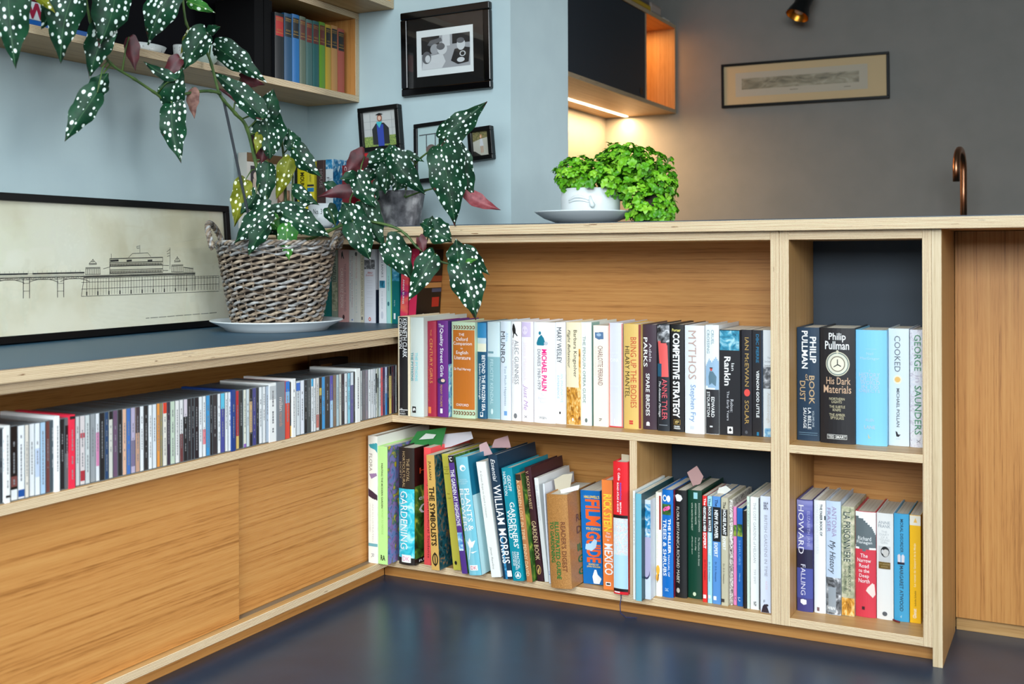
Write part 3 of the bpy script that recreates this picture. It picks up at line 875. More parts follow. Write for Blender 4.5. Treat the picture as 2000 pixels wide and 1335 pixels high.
row((1520, 900), 3.2556, ZBT, G3, [
    (120, 222, 245, 955, (64, 62, 124), 'violet hardback with large white capitals in the lower right compartment', {'d': 0.155}, [
        R(120, 222, 250, 560, P_PURPLE), R(120, 222, 560, 680, (34, 32, 60)), R(120, 222, 680, 870, (70, 78, 150)), T('HOWARD', 130, 166, 280, 590, (226, 226, 236)), T('ELIZABETH JANE', 182, 206, 316, 540, (160, 160, 200)), T('FALLING', 146, 176, 656, 850, (216, 216, 232)), PG([(144, 900), (144, 880), (160, 876), (182, 880), (182, 906), (164, 912)], W_)]),
    (229, 303, 250, 965, (232, 235, 236), 'slim white hardback with small black bold title', {'d': 0.15}, [
        T('THE FABER BOOK OF', 268, 284, 272, 474, (40, 40, 44), 0.03), T('WRITERS ON WRITERS', 246, 262, 272, 590, (214, 218, 222)), R(248, 264, 928, 952, (120, 90, 96)), R(296, 303, 345, 372, (30, 34, 44))]),
    (306, 400, 255, 975, (190, 206, 226), 'pale blue hardback with handwritten dark title fading to grey skyline', {'d': 0.15}, [
        R(306, 400, 740, 972, P_GREY), T('ANTONIA', 344, 374, 288, 480, (150, 130, 170)), T('FRASER', 312, 336, 300, 452, (150, 130, 170)), T('My History', 318, 368, 505, 715, (44, 44, 54), 0, 0.3), R(320, 370, 800, 960, (150, 158, 166)), H('W&N', 312, 364, 924, 944, W_, 0.02)]),
    (403, 486, 290, 985, P_CAMO, 'faded green paperback with tall outlined capitals', {'k': 'p', 'd': 0.15}, [
        T('LA PRISONNIERE', 420, 466, 325, 640, (216, 214, 196), 0.03), T('LA PRISONNIERE', 416, 462, 325, 640, (40, 60, 56), 0.01), T('MALIKA OUFKIR', 446, 464, 650, 830, (50, 64, 56)), T('MICHELE FITOUSSI', 418, 434, 690, 830, (50, 64, 56)), R(404, 486, 870, 982, P_FIELD)]),
    (491, 624, 320, 990, (208, 58, 74), 'hardback with white, grey and red painted bands', {'d': 0.15, 'b': 0.004}, [
        R(492, 624, 322, 560, (238, 240, 238)), PG([(492, 352), (540, 366), (600, 420), (624, 470), (624, 548), (592, 548), (548, 572), (492, 540)], (98, 108, 112)),
        H('Richard', 508, 594, 478, 504, W_), H('Flanagan', 500, 600, 506, 530, W_), H('The', 524, 572, 588, 612, W_), H('Narrow', 504, 592, 618, 642, W_), H('Road', 516, 578, 652, 676, W_), H('to the', 512, 582, 684, 706, W_), H('Deep', 516, 580, 716, 744, W_), H('North', 512, 584, 746, 772, W_),
        PG([(560, 820), (570, 800), (600, 770), (614, 776), (620, 840), (604, 862)], (240, 214, 206)), R(534, 552, 922, 942, (60, 30, 40))]),
    (627, 734, 332, 1006, (234, 234, 232), 'white hardback with a tiny portrait and olive band on the spine', {'d': 0.145}, [
        H('ANNE', 638, 714, 382, 400, (140, 150, 160)), H('FRANK', 638, 716, 404, 424, (140, 150, 160)), H('THE', 658, 696, 442, 456, (190, 192, 194)), H('DIARY', 646, 708, 460, 474, (190, 192, 194)), H('OF A', 656, 700, 478, 492, (190, 192, 194)), H('YOUNG', 646, 710, 494, 508, (190, 192, 194)), H('GIRL', 654, 702, 510, 524, (190, 192, 194)),
        R(640, 716, 540, 636, (206, 206, 206)), D(682, 575, 28, 34, (30, 30, 32)), D(686, 582, 18, 24, (206, 202, 198)), R(640, 716, 640, 684, (110, 84, 30)), H('THE DEFINITIVE', 644, 712, 650, 658, (190, 170, 120)), H('EDITION', 656, 700, 666, 674, (190, 170, 120)), D(680, 968, 16, 14, (90, 94, 100))]),
    (737, 834, 335, 1018, (70, 166, 212), 'bright blue hardback with navy lettering and a pair of shoes', {'d': 0.145}, [
        T('MORAL DISORDER', 778, 798, 368, 580, (30, 60, 84), 0.01), PG([(762, 650), (760, 600), (772, 590), (780, 600), (780, 652)], (226, 220, 226)), PG([(786, 652), (786, 600), (796, 590), (806, 602), (804, 655)], (226, 220, 226)), R(760, 806, 642, 656, (40, 30, 50)), T('MARGARET ATWOOD', 774, 798, 664, 952, (40, 70, 90), 0.01), PG([(776, 988), (788, 976), (786, 996)], (160, 206, 226))]),
    (837, 908, 345, 1030, (246, 188, 20), 'yellow paperback with white top beside the end panel', {'k': 'p', 'd': 0.14}, [
        R(837, 908, 348, 410, (236, 230, 214)), PG([(862, 392), (874, 362), (886, 392)], (240, 190, 90)), U('Le roman de Gaspard de la Meije', 862, 880, 524, 800, (250, 226, 170), 0.02), U('Isabelle Scheibli', 866, 878, 826, 922, (120, 90, 20)), U('Glenat', 856, 880, 938, 1000, (250, 240, 214), 0.02)]),
])
G4 = 'gardening and art books on the lower long shelf'
row((700, 820), 4.1733, ZBT, G4, [
    (82, 158, 130, 1165, (236, 236, 226), 'tall white art book with a teal bird, first on the lower shelf', {'d': 0.25, 'b': 0.001}, [
        PG([(88, 200), (150, 186), (158, 190), (158, 266), (140, 240), (100, 226)], (60, 160, 170)), T('FLORA', 92, 118, 275, 418, (150, 140, 130)), PG([(92, 440), (150, 430), (156, 450), (110, 480)], (150, 120, 160)), PG([(84, 560), (120, 580), (158, 610), (158, 650), (120, 640), (84, 620)], (60, 40, 60)),
        T('AN ILLUSTRATED', 116, 128, 680, 990, (206, 200, 196)), T('OF GARDEN FLOWERS', 94, 104, 680, 910, (206, 200, 196)), R(84, 158, 1004, 1028, (110, 170, 180)), T('R', 108, 132, 1086, 1120, (170, 170, 170))]),
    (161, 240, 215, 1190, (186, 232, 146), 'lime green book with a flower-covered front on the lower shelf', {'d': 0.2, 'b': 0.0005, 'y': -0.045}, [
        T('PAINTING THE MODERN GARDEN', 188, 202, 355, 728, (50, 70, 40), 0.02), T('MONET TO MATISSE', 190, 204, 735, 945, (150, 200, 110)), H('RA', 182, 220, 1114, 1160, (34, 44, 30), 0.03),
        SR(0.0, 1, 0.0, 1.0, P_FLORAL), ST('PAINTING', 0.3, 1.0, 0.42, 0.45, W_)]),
    (332, 460, 225, 1180, (40, 33, 30), 'thick gardening encyclopedia, brown above and turquoise below', {'d': 0.19, 'b': 0.004, 'y': -0.02}, [
        R(334, 460, 560, 1122, P_SPRING), T('THE ROYAL', 400, 424, 312, 500, (176, 150, 110)), T('HORTICULTURAL', 368, 390, 256, 550, (176, 150, 110)), T('SOCIETY', 342, 358, 342, 480, (176, 150, 110)), T('GARDENING', 350, 410, 580, 1052, W_),
        R(360, 434, 1098, 1160, W_), H('DK', 370, 424, 1112, 1148, (226, 150, 180)), SR(0, 1, 0.0, 0.33, (44, 12, 10)), SR(0, 1, 0.33, 0.95, P_LEAVES), ST('H', 0.12, 0.3, 0.18, 0.23, (226, 80, 40)), ST('ency', 0.1, 0.5, 0.43, 0.47, W_), ST('G', 0.1, 0.45, 0.49, 0.58, W_), SR(0, 1, 0.95, 1.0, (20, 20, 20)), ST('REVISED', 0.1, 0.7, 0.965, 0.985, W_)]),
    (536, 592, 225, 1170, (240, 84, 86), 'slim coral red paperback with black title beside the encyclopedia', {'k': 'p', 'd': 0.2, 'y': 0.0}, [T('Botany for Horticultural Students', 560, 582, 400, 1112, (90, 24, 30))]),
    (597, 662, 285, 1228, (206, 166, 90), 'gold-spined art book with dark teal cover leaning on the red one', {'k': 'p', 'd': 0.2, 'top': 553, 'y': -0.032}, [
        T('JULLIAN', 570, 594, 335, 490, (70, 50, 20), 0.015), T('THE SYMBOLISTS', 585, 630, 545, 1030, (40, 30, 16), 0.03), D(627, 1140, 24, 52, (30, 26, 16)), D(627, 1140, 15, 40, (206, 166, 90)), R(623, 631, 1082, 1196, (30, 26, 16)), SR(0, 1, 0, 1, P_TEALART)]),
    (775, 838, 275, 1232, (188, 180, 70), 'olive yellow slim book with tiny print, leaning', {'k': 'p', 'd': 0.19, 'top': 678, 'y': -0.01}, [
        H('Great', 696, 736, 376, 390, (120, 110, 30)), H('Gardens', 694, 736, 394, 408, (120, 110, 30)), H('of', 712, 730, 412, 422, (120, 110, 30)), H('Britain', 702, 738, 430, 444, (120, 110, 30)), H('Peter', 724, 750, 598, 610, (120, 110, 30)), H('Coats', 730, 758, 634, 646, (120, 110, 30)), D(796, 1172, 10, 16, K_)]),
    (845, 892, 290, 1258, (78, 50, 128), 'narrow violet garden book with white capitals, leaning', {'k': 'p', 'd': 0.19, 'top': 728, 'y': -0.028}, [
        R(728, 790, 292, 348, K_), H("'C", 738, 764, 300, 338, W_, 0.02), T('THE GARDEN AT HIGHGROVE', 776, 808, 405, 868, W_, 0.01), R(808, 852, 922, 1070, P_SKY), SR(0, 1, 0, 1, P_LEAVES)]),
    (905, 1006, 300, 1268, (112, 186, 204), 'thick pale teal plant encyclopedia with a white lily, leaning', {'d': 0.2, 'b': 0.003, 'top': 790, 'y': -0.03}, [
        R(800, 925, 560, 1262, (130, 196, 212)), D(854, 390, 24, 26, W_), D(860, 396, 14, 14, (112, 186, 204)), H('THE ROYAL', 826, 890, 480, 492, (190, 220, 226)), H('HORTICULTURAL', 816, 900, 496, 508, (190, 220, 226)), H('SOCIETY', 836, 890, 512, 524, (190, 220, 226)),
        T('PLANTS &', 888, 928, 560, 906, W_, 0.005), T('FLOWERS', 834, 880, 560, 908, W_, 0.005), PG([(884, 980), (900, 1000), (910, 962), (930, 996), (960, 984), (940, 1040), (912, 1046)], W_), PG([(914, 1040), (922, 1040), (910, 1140), (904, 1140)], W_), PG([(920, 1080), (976, 1070), (940, 1090)], W_), R(914, 980, 1184, 1228, W_), H('DK', 924, 972, 1192, 1220, (210, 60, 90)),
        SR(0, 1, 0, 0.33, (20, 110, 140)), SR(0, 1, 0.33, 1.0, (190, 226, 232))]),
    (1085, 1164, 340, 1280, (230, 234, 230), 'white picture book with thin grey title, leaning right of the plant encyclopedia', {'k': 'p', 'd': 0.2, 'top': 958, 'y': -0.022}, [
        T('A Green Rope to Catch a Unicorn', 1010, 1030, 410, 795, (140, 140, 140), 0, 0.2), T('Janet Rawlins', 1080, 1100, 1034, 1215, (140, 140, 140), 0, 0.2)]),
])
row((960, 840), 3.9267, ZBT, G4, [
    (92, 164, 190, 1130, (18, 52, 74), 'dark teal book with large white serif name, leaning mid shelf', {'d': 0.21, 'b': 0.001, 'top': -30, 'y': -0.022}, [
        T('Essential', 4, 36, 220, 392, W_, 0, 0.35), T('WILLIAM MORRIS', 50, 116, 418, 1012, W_, 0.005), R(118, 158, 1066, 1112, W_), R(90, 108, 800, 1130, P_WAVE)]),
    (166, 250, 288, 1155, (0, 136, 156), 'bright teal gardening course book with white capitals, leaning', {'k': 'h', 'd': 0.2, 'b': 0.001, 'top': 74, 'y': -0.024}, [
        T('GEOFF', 126, 152, 346, 468, W_), T('HAMILTON', 94, 118, 318, 500, W_), T("GARDENERS'", 158, 196, 552, 905, W_, 0.01), T('WORLD', 128, 158, 612, 830, W_, 0.01), T('PRACTICAL', 200, 218, 935, 1062, W_), T('GARDENING', 182, 198, 930, 1070, W_), T('COURSE', 164, 178, 930, 1040, W_), D(206, 1110, 24, 27, W_), D(206, 1110, 20, 23, (0, 136, 156)), PG([(190, 1122), (206, 1088), (222, 1122)], W_)]),
    (272, 316, 335, 1158, (178, 118, 72), 'narrow tan book with dark top band and pale title, leaning', {'d': 0.18, 'b': 0.0005, 'top': 182, 'y': -0.02}, [
        R(182, 226, 337, 384, (40, 34, 30)), T('A GARDEN LOST IN TIME', 212, 238, 380, 836, (232, 206, 166)), T('PENNY DAVID', 254, 280, 870, 1110, (232, 206, 166)), SR(0, 1, 0, 1, P_LEAVES)]),
    (352, 402, 285, 1142, (58, 24, 34), 'narrow maroon hardback with gold lettering, leaning', {'d': 0.18, 'b': 0.001, 'top': 252, 'y': 0.0}, [
        T('V. SACKVILLE-WEST', 276, 300, 312, 600, (206, 176, 130)), T('GARDEN BOOK', 324, 358, 690, 985, (214, 186, 140)), D(364, 1056, 18, 36, (196, 160, 90)), D(364, 1056, 14, 30, (58, 24, 34)), PG([(356, 1060), (372, 1030), (370, 1070), (362, 1090)], (206, 170, 100))]),
    (408, 440, 365, 1155, (226, 228, 226), 'thin white garden diary leaning beside the maroon hardback', {'k': 'p', 'd': 0.18, 'top': 326, 'y': 0.002}, [T('THE GARDEN RECORD', 348, 366, 420, 690, (186, 190, 200))]),
    (441, 455, 410, 1178, (220, 226, 236), 'thin pale blue record book leaning against the tan cloth guide', {'k': 'p', 'd': 0.17, 'top': 392, 'y': -0.006}, [T("A GARDENER'S FIVE YEAR RECORD BOOK", 398, 408, 470, 1050, (150, 170, 206)), H('LL', 442, 452, 1080, 1110, (40, 100, 190), 0.02)]),
    (457, 618, 490, 1212, P_CLOTH, 'thick tan cloth gardening guide with brown and green capitals', {'d': 0.17, 'b': 0.005, 'top': 420, 'y': -0.03}, [
        T("READER'S DIGEST", 545, 580, 700, 1082, (110, 60, 30), 0.02), T('ILLUSTRATED GUIDE', 500, 534, 700, 1140, (30, 110, 50), 0.03), T('TO GARDENING', 458, 490, 700, 1016, (30, 110, 50), 0.03),
        ST('READER', 0.25, 1.0, 0.25, 0.33, (110, 70, 40), 0.02), ST('DIGEST', 0.25, 1.0, 0.38, 0.46, (110, 70, 40), 0.02), ST('ILLUST', 0.25, 1.0, 0.57, 0.65, (30, 110, 50), 0.02), ST('GUIDE', 0.25, 1.0, 0.7, 0.78, (30, 110, 50), 0.02), ST('GARD', 0.25, 1.0, 0.83, 0.91, (30, 110, 50), 0.02)]),
    (705, 856, 462, 1188, (0, 104, 178), 'bright blue film guide with big orange block capitals', {'k': 'p', 'd': 0.19, 'top': 680, 'y': 0.034}, [
        H("HALLIWELL'S", 710, 828, 500, 522, (240, 200, 60), 0.03), T('FILM', 722, 836, 530, 735, (236, 96, 40), 0.035), H('9TH EDITION', 726, 834, 748, 770, (240, 200, 60), 0.02), T('GUIDE', 728, 840, 778, 1020, (236, 96, 40), 0.035), H('EDITED BY', 746, 826, 1028, 1042, (240, 200, 60), 0.02), H('JOHN WALKER', 732, 838, 1046, 1062, (240, 200, 60), 0.02),
        PG([(786, 1180), (776, 1130), (792, 1074), (806, 1074), (816, 1110), (846, 1140), (830, 1182)], W_), PG([(724, 880), (764, 870), (790, 836), (812, 846), (804, 900), (770, 930), (720, 920)], (180, 210, 230))]),
    (858, 940, 382, 1226, (240, 132, 62), 'orange cookery book with yellow and white capitals', {'d': 0.19, 'b': 0.001, 'top': 844, 'y': 0.013}, [
        T('RICK STEIN', 860, 924, 490, 778, (246, 206, 60), 0.03), H('The', 880, 910, 784, 800, W_), H('Road', 876, 916, 806, 826, W_), H('to', 888, 904, 836, 850, W_), T('MEXICO', 868, 934, 872, 1112, W_, 0.02), R(878, 918, 1168, 1196, W_), R(884, 912, 1176, 1188, K_)]),
    (938, 1050, 242, 1262, (222, 34, 44), 'tall red and pale blue road atlas against the small divider', {'d': 0.2, 'b': 0.003, 'top': 932, 'y': -0.006}, [
        R(934, 1058, 652, 676, K_), R(936, 1058, 676, 1218, P_MAP), R(938, 1058, 960, 1216, (182, 218, 234)), R(938, 1058, 1218, 1240, K_), T('Collins', 972, 990, 325, 384, W_, 0.02), T('C', 974, 990, 290, 306, W_), T('ESSENTIAL', 988, 1000, 402, 540, (90, 90, 200), 0.02), T('BRITAIN', 988, 1000, 552, 640, W_, 0.02), T('ROAD ATLAS & GUIDE', 966, 980, 402, 628, W_, 0.02), R(946, 990, 1242, 1250, W_)]),
])
G5 = 'gardening books in the small lower compartment'
row((1220, 860), 3.7094, ZBT, G5, [
    (62, 79, 365, 1152, (232, 236, 234), 'very thin white booklet beside the small divider', {'k': 'p', 'd': 0.2, 'y': -0.03, 'xmin': XS1 + 0.0004}, [T('ROCK PLANTS', 66, 74, 420, 760, (170, 176, 180))]),
    (81, 124, 385, 1166, (110, 178, 196), 'slim teal paperback protruding from the small compartment', {'k': 'p', 'd': 0.22, 'y': -0.035, 'xmin': XS1 + 0.006}, [SR(0, 1, 0, 1, (20, 70, 80))]),
    (140, 182, 430, 1150, (206, 216, 226), 'slim water garden book with blue and lilac photographs', {'k': 'p', 'd': 0.2, 'y': -0.014, 'xmin': XS1 + 0.024}, [R(128, 186, 460, 700, P_WAVE), H('WATER', 132, 180, 640, 662, W_), R(128, 186, 700, 980, (176, 170, 200)), D(150, 960, 26, 46, (60, 60, 90)), D(150, 945, 24, 46, (176, 170, 200))]),
    (197, 240, 372, 1120, (234, 230, 214), 'cream diary with an orange flower low on the spine', {'d': 0.17, 'b': 0.001, 'y': 0.018, 'xmin': XS1 + 0.0385}, [T('The English Flower Garden Diary', 200, 214, 400, 850, (206, 200, 180)), R(222, 236, 396, 640, (150, 50, 40)), D(212, 930, 14, 34, (236, 170, 50)), D(208, 986, 12, 26, (230, 160, 50)), PG([(216, 960), (222, 960), (208, 1022), (204, 1022)], (90, 70, 40))]),
    (242, 354, 355, 1131, (0, 102, 184), 'thick bright blue plant manual with white capitals and pink berries', {'d': 0.17, 'b': 0.003}, [
        D(270, 416, 22, 24, W_), D(310, 418, 18, 24, W_), D(272, 416, 15, 15, (0, 102, 184)), R(244, 334, 458, 536, P_LEAVES), D(290, 490, 26, 14, (236, 80, 150)), D(312, 482, 14, 14, (246, 110, 170)), D(266, 500, 14, 12, (236, 80, 150)),
        T('THE HILLIER', 306, 332, 562, 815, W_, 0.03), T('MANUAL OF', 304, 322, 824, 980, W_), T('TREES & SHRUBS', 252, 290, 568, 978, W_, 0.012), H('D&C', 274, 310, 1064, 1086, (190, 220, 236)), SR(0, 0.4, 0, 1, (140, 30, 60))]),
    (358, 452, 360, 1136, (22, 22, 24), 'black hardback with white oak leaf and pale capitals', {'d': 0.17, 'b': 0.003}, [PG([(362, 400), (384, 388), (412, 396), (422, 420), (404, 440), (376, 440)], W_), T('FLORA BRITANNICA', 374, 396, 480, 782, (214, 210, 196)), T('RICHARD MABEY', 374, 398, 792, 1032, (214, 210, 196)), D(386, 1084, 14, 18, (190, 186, 176))]),
    (456, 562, 360, 1140, (6, 62, 44), 'thick dark green hardback with three pale author lines', {'d': 0.17, 'b': 0.003, 'y': 0.04}, [
        R(502, 532, 374, 420, (150, 200, 206)), T('ROSAMOND LEHMANN', 538, 550, 450, 655, (206, 214, 196)), T('ANTONIA WHITE', 512, 524, 450, 604, (206, 214, 196)), T('VITA SACKVILLE-WEST', 484, 496, 450, 650, (206, 214, 196)), T('The Weather in the Streets', 536, 548, 696, 900, (206, 214, 196), 0, 0.3), T('Frost in May', 510, 522, 696, 792, (206, 214, 196), 0, 0.3), T('All Passion Spent', 484, 496, 690, 822, (206, 214, 196), 0, 0.3), D(508, 1106, 12, 14, (206, 220, 190))]),
    (566, 599, 400, 1170, (222, 46, 44), 'slim red garden expert paperback with black title band', {'k': 'p', 'd': 0.15, 'y': 0.024}, [R(567, 598, 472, 662, (24, 22, 22)), T('The', 576, 592, 418, 468, W_, 0.02), T('VEGETABLE & HERB', 572, 592, 476, 658, W_, 0.03), T('EXPERT', 572, 592, 668, 782, W_, 0.03), T('Dr. D.G. Hessayon', 576, 590, 864, 1010, (60, 12, 12)), R(570, 592, 1116, 1142, W_)]),
    (602, 635, 404, 1176, (160, 212, 226), 'slim pale blue garden expert paperback beside the red one', {'k': 'p', 'd': 0.15, 'y': 0.022}, [R(603, 634, 476, 664, (24, 26, 30)), T('The', 610, 626, 418, 470, (30, 40, 50), 0.02), T('ROCK & WATER', 608, 628, 480, 660, W_, 0.03), T('GARDEN EXPERT', 608, 626, 668, 830, W_, 0.02), T('Dr. D.G. Hessayon', 608, 622, 880, 1020, (40, 70, 90)), R(606, 624, 1118, 1142, W_)]),
    (638, 698, 405, 1184, (86, 142, 206), 'mid blue garden expert paperback with black title band', {'k': 'p', 'd': 0.15, 'y': 0.022}, [R(640, 697, 482, 732, (24, 24, 26)), T('The', 656, 678, 428, 478, (20, 40, 80), 0.02), T('NEW FLOWER', 652, 680, 504, 710, W_, 0.03), T('EXPERT', 650, 676, 740, 844, W_, 0.02), T('Dr. D.G. Hessayon', 652, 668, 880, 1022, (20, 50, 100)), R(644, 666, 1128, 1156, W_)]),
    (701, 750, 415, 1196, (190, 184, 158), 'beige garden expert paperback with black title band', {'k': 'p', 'd': 0.15, 'y': 0.018}, [R(704, 748, 498, 690, (30, 26, 24)), T('The', 714, 736, 444, 492, (40, 36, 30), 0.02), T('HOUSE PLANT', 714, 738, 502, 684, W_, 0.03), T('EXPERT', 712, 734, 694, 792, W_, 0.02), T('Dr. D.G. Hessayon', 710, 726, 892, 1036, (70, 60, 50)), R(702, 724, 1146, 1170, (70, 60, 50))]),
    (754, 786, 430, 1180, P_VINE, 'slim book with a black and white vine pattern', {'k': 'p', 'd': 0.16, 'y': 0.03}, []),
    (789, 814, 480, 1182, (226, 130, 180), 'thin pink paperback with a green picture band', {'k': 'p', 'd': 0.14, 'y': 0.034}, [R(790, 813, 610, 690, P_LEAVES), H("'C", 792, 806, 1116, 1146, (80, 30, 60))]),
    (816, 857, 490, 1196, (30, 100, 176), 'thin royal blue paperback beside the pink one', {'k': 'p', 'd': 0.14, 'y': 0.03}, [R(818, 856, 606, 694, P_LEAVES), T('SHRUBS', 828, 842, 720, 900, (120, 170, 220)), T('Hardy', 828, 840, 960, 1020, (160, 200, 230)), H("'C", 820, 838, 1130, 1160, W_)]),
    (860, 884, 510, 1212, (34, 26, 22), 'thin dark brown paperback in the small compartment', {'k': 'p', 'd': 0.14, 'y': 0.02}, []),
    (887, 908, 405, 1221, (206, 222, 206), 'thin pale green book beside the white garden history', {'k': 'p', 'd': 0.17, 'y': 0.022}, [T('A GARDEN', 892, 902, 440, 620, (120, 150, 130))]),
    (912, 980, 410, 1226, (234, 236, 234), 'white garden history with thin grey capitals', {'k': 'p', 'd': 0.17, 'y': 0.022}, [T('THE LOST GARDENS of HELIGAN', 934, 954, 450, 886, (160, 160, 160)), T('TIM SMIT', 936, 952, 932, 1040, (170, 170, 170)), H('VG', 934, 954, 1166, 1200, (40, 40, 44), 0.03), R(974, 980, 414, 1222, (30, 30, 36))]),
    (985, 1060, 405, 1248, (214, 220, 236), 'pale lilac hardback with a plum-coloured pear at its foot', {'d': 0.17, 'b': 0.001, 'y': 0.012}, [R(1010, 1044, 436, 508, (206, 212, 226)), H('BBC', 1010, 1042, 446, 500, (90, 90, 110), 0.02), T('BRITISH GARDENS IN TIME', 1014, 1036, 540, 984, (150, 150, 164)), T('KATIE', 1022, 1036, 1020, 1080, (226, 196, 206)), H('F', 1008, 1020, 1156, 1176, (60, 60, 70)), PG([(990, 1246), (1002, 1200), (1014, 1186), (1030, 1190), (1044, 1230), (1050, 1246)], (52, 40, 50)), D(1032, 1192, 12, 8, (52, 40, 50))]),
])
G6 = 'paperbacks on the low counter under the worktop'
row((560, 440), 5.8824, ZAT, G6, [
    (345, 385, 282, 1068, (20, 70, 120), 'dark blue paperback half hidden behind the wicker basket', {'k': 'p', 'y': 0.132}, []),
    (392, 514, 280, 1076, (16, 118, 116), 'teal paperback with gold lettering beside the wicker basket', {'k': 'p', 'y': 0.132}, [T('BEGINNINGS', 418, 456, 320, 640, (160, 150, 60)), T('JOURNEY', 420, 456, 850, 1010, (90, 150, 120)), D(440, 1056, 12, 14, (30, 20, 20)), R(394, 512, 686, 692, (10, 90, 90)), R(394, 512, 730, 736, (10, 90, 90))]),
    (518, 588, 280, 1080, (146, 158, 140), 'grey-green speckled paperback with dark condensed capitals', {'k': 'p', 'y': 0.132}, [R(520, 586, 640, 960, P_CAMO), T('MAYA ANGELOU', 526, 570, 290, 638, (40, 44, 40), 0.01), D(554, 1058, 12, 18, (170, 60, 40))]),
    (592, 712, 278, 1108, (212, 160, 156), 'dusty pink paperback with a dark bird and white author name', {'k': 'p', 'y': 0.13}, [T('THE SHADOW OF THE WIND', 660, 686, 440, 985, (150, 110, 112)), T('CARLOS RUIZ ZAFON', 618, 652, 490, 940, (236, 214, 208), 0.01), PG([(630, 390), (632, 320), (644, 290), (652, 340), (664, 386), (652, 380), (644, 350)], K_), D(656, 1050, 12, 26, (70, 40, 44))]),
    (715, 776, 285, 1112, (222, 222, 218), 'white paperback with long grey and red title', {'k': 'p', 'y': 0.132}, [T('The Guernsey Literary and Potato', 744, 762, 345, 940, (170, 110, 120)), T('Peel Pie Society', 724, 738, 400, 880, (150, 160, 180)), R(746, 760, 1076, 1092, (90, 120, 190))]),
    (779, 846, 285, 1112, (224, 222, 214), 'off-white paperback with pale grey spine print', {'k': 'p', 'y': 0.133}, [T('Running in the Family', 792, 812, 350, 610, (206, 160, 160)), T('a novel', 796, 812, 640, 1000, (190, 200, 200)), D(800, 330, 14, 24, (70, 70, 70))]),
    (849, 889, 288, 1112, (228, 220, 196), 'narrow cream paperback with a single line of brown print', {'k': 'p', 'y': 0.134}, [T('THE BOOK OF LAUGHTER AND FORGETTING', 858, 878, 370, 1022, (120, 110, 90)), R(858, 876, 1046, 1082, (110, 110, 110))]),
    (892, 1022, 275, 1116, (230, 232, 240), 'white paperback with red script, small photograph and orange oval', {'k': 'p', 'y': 0.128}, [R(894, 1016, 395, 502, P_GREY), T('Black', 944, 980, 535, 548, (190, 60, 70)), H('Blood', 930, 990, 532, 556, (190, 80, 90), 0, 0.3), H('Summit', 910, 1000, 560, 582, (190, 80, 90), 0, 0.3)] + [R(922, 990, y, y + 3, (206, 208, 216)) for y in (632, 655, 690, 715, 760, 785, 825, 895, 920)] + [D(958, 1074, 14, 22, (226, 80, 40)), D(958, 1074, 6, 12, W_), SR(0, 0.6, 0, 0.55, (206, 206, 212)), SR(0, 0.6, 0.55, 1, (30, 40, 60))]),
    (1060, 1146, 275, 1122, (236, 238, 242), 'white paperback with spaced grey capitals and a small blue picture', {'k': 'p', 'y': 0.13}, [T('IAIN BANKS', 1090, 1112, 340, 596, (90, 96, 110)), R(1068, 1132, 634, 718, P_TEALPH), T('THE BRIDGE', 1090, 1106, 752, 960, (190, 194, 204)), D(1098, 1030, 14, 44, (206, 210, 220))]),
    (1148, 1208, 278, 1124, (170, 220, 214), 'pale aqua paperback with lime edge in the counter row', {'k': 'p', 'y': 0.13}, [T('to the lighthouse', 1164, 1180, 580, 750, (60, 110, 120)), D(1170, 900, 12, 26, (60, 120, 130)), R(1200, 1208, 282, 1120, (150, 220, 70))]),
    (1211, 1298, 300, 1130, (10, 110, 110), 'deep teal paperback with white logo in the counter row', {'k': 'p', 'y': 0.126}, [R(1212, 1296, 304, 640, P_TEALPH), T('deep blue', 1232, 1248, 860, 930, (190, 220, 220)), R(1230, 1252, 1010, 1078, (226, 230, 230))]),
    (1300, 1388, 280, 1130, P_SUNSET, 'pink and orange sunset paperback with white name, tilted in the counter row', {'k': 'p', 'y': 0.118, 'top': 1322}, [T('Milkman', 1348, 1380, 330, 470, W_), T('ANNA BURNS', 1332, 1352, 620, 900, W_, 0.01)]),
    (1392, 1478, 270, 1130, (212, 44, 84), 'tilted paperback with crimson spine and black cover at the row end', {'k': 'p', 'y': 0.115, 'top': 1442, 'd': 0.128}, [
        T('a novel', 1452, 1470, 330, 520, (226, 120, 140)), SR(0, 1, 0, 1, (24, 20, 20)), SR(0.35, 1.0, 0.36, 0.44, (150, 70, 40)), SR(0.3, 1.0, 0.45, 0.52, (206, 150, 90)), SR(0.6, 1, 0.53, 0.58, (80, 90, 120)), SR(0.62, 0.92, 0.65, 0.78, (200, 50, 40)), ST('Stoner', 0.25, 0.72, 0.86, 0.925, (226, 222, 214))]),
], ymax=0.2)

# rainbow set on the wall shelf (spines face +x)
def side_book(label, group, y0, y1, z0, h, d, colour, prints, xs=XL - 0.03, k='h'):
    root = thing('book', label, 'book', (xs, y0, z0 + 0.0003), group)
    root.rotation_euler = (0, 0, math.pi / 2)
    book_mesh(root, y1 - y0 - 0.0006, d, h, k, colour, prints, 0.0015)


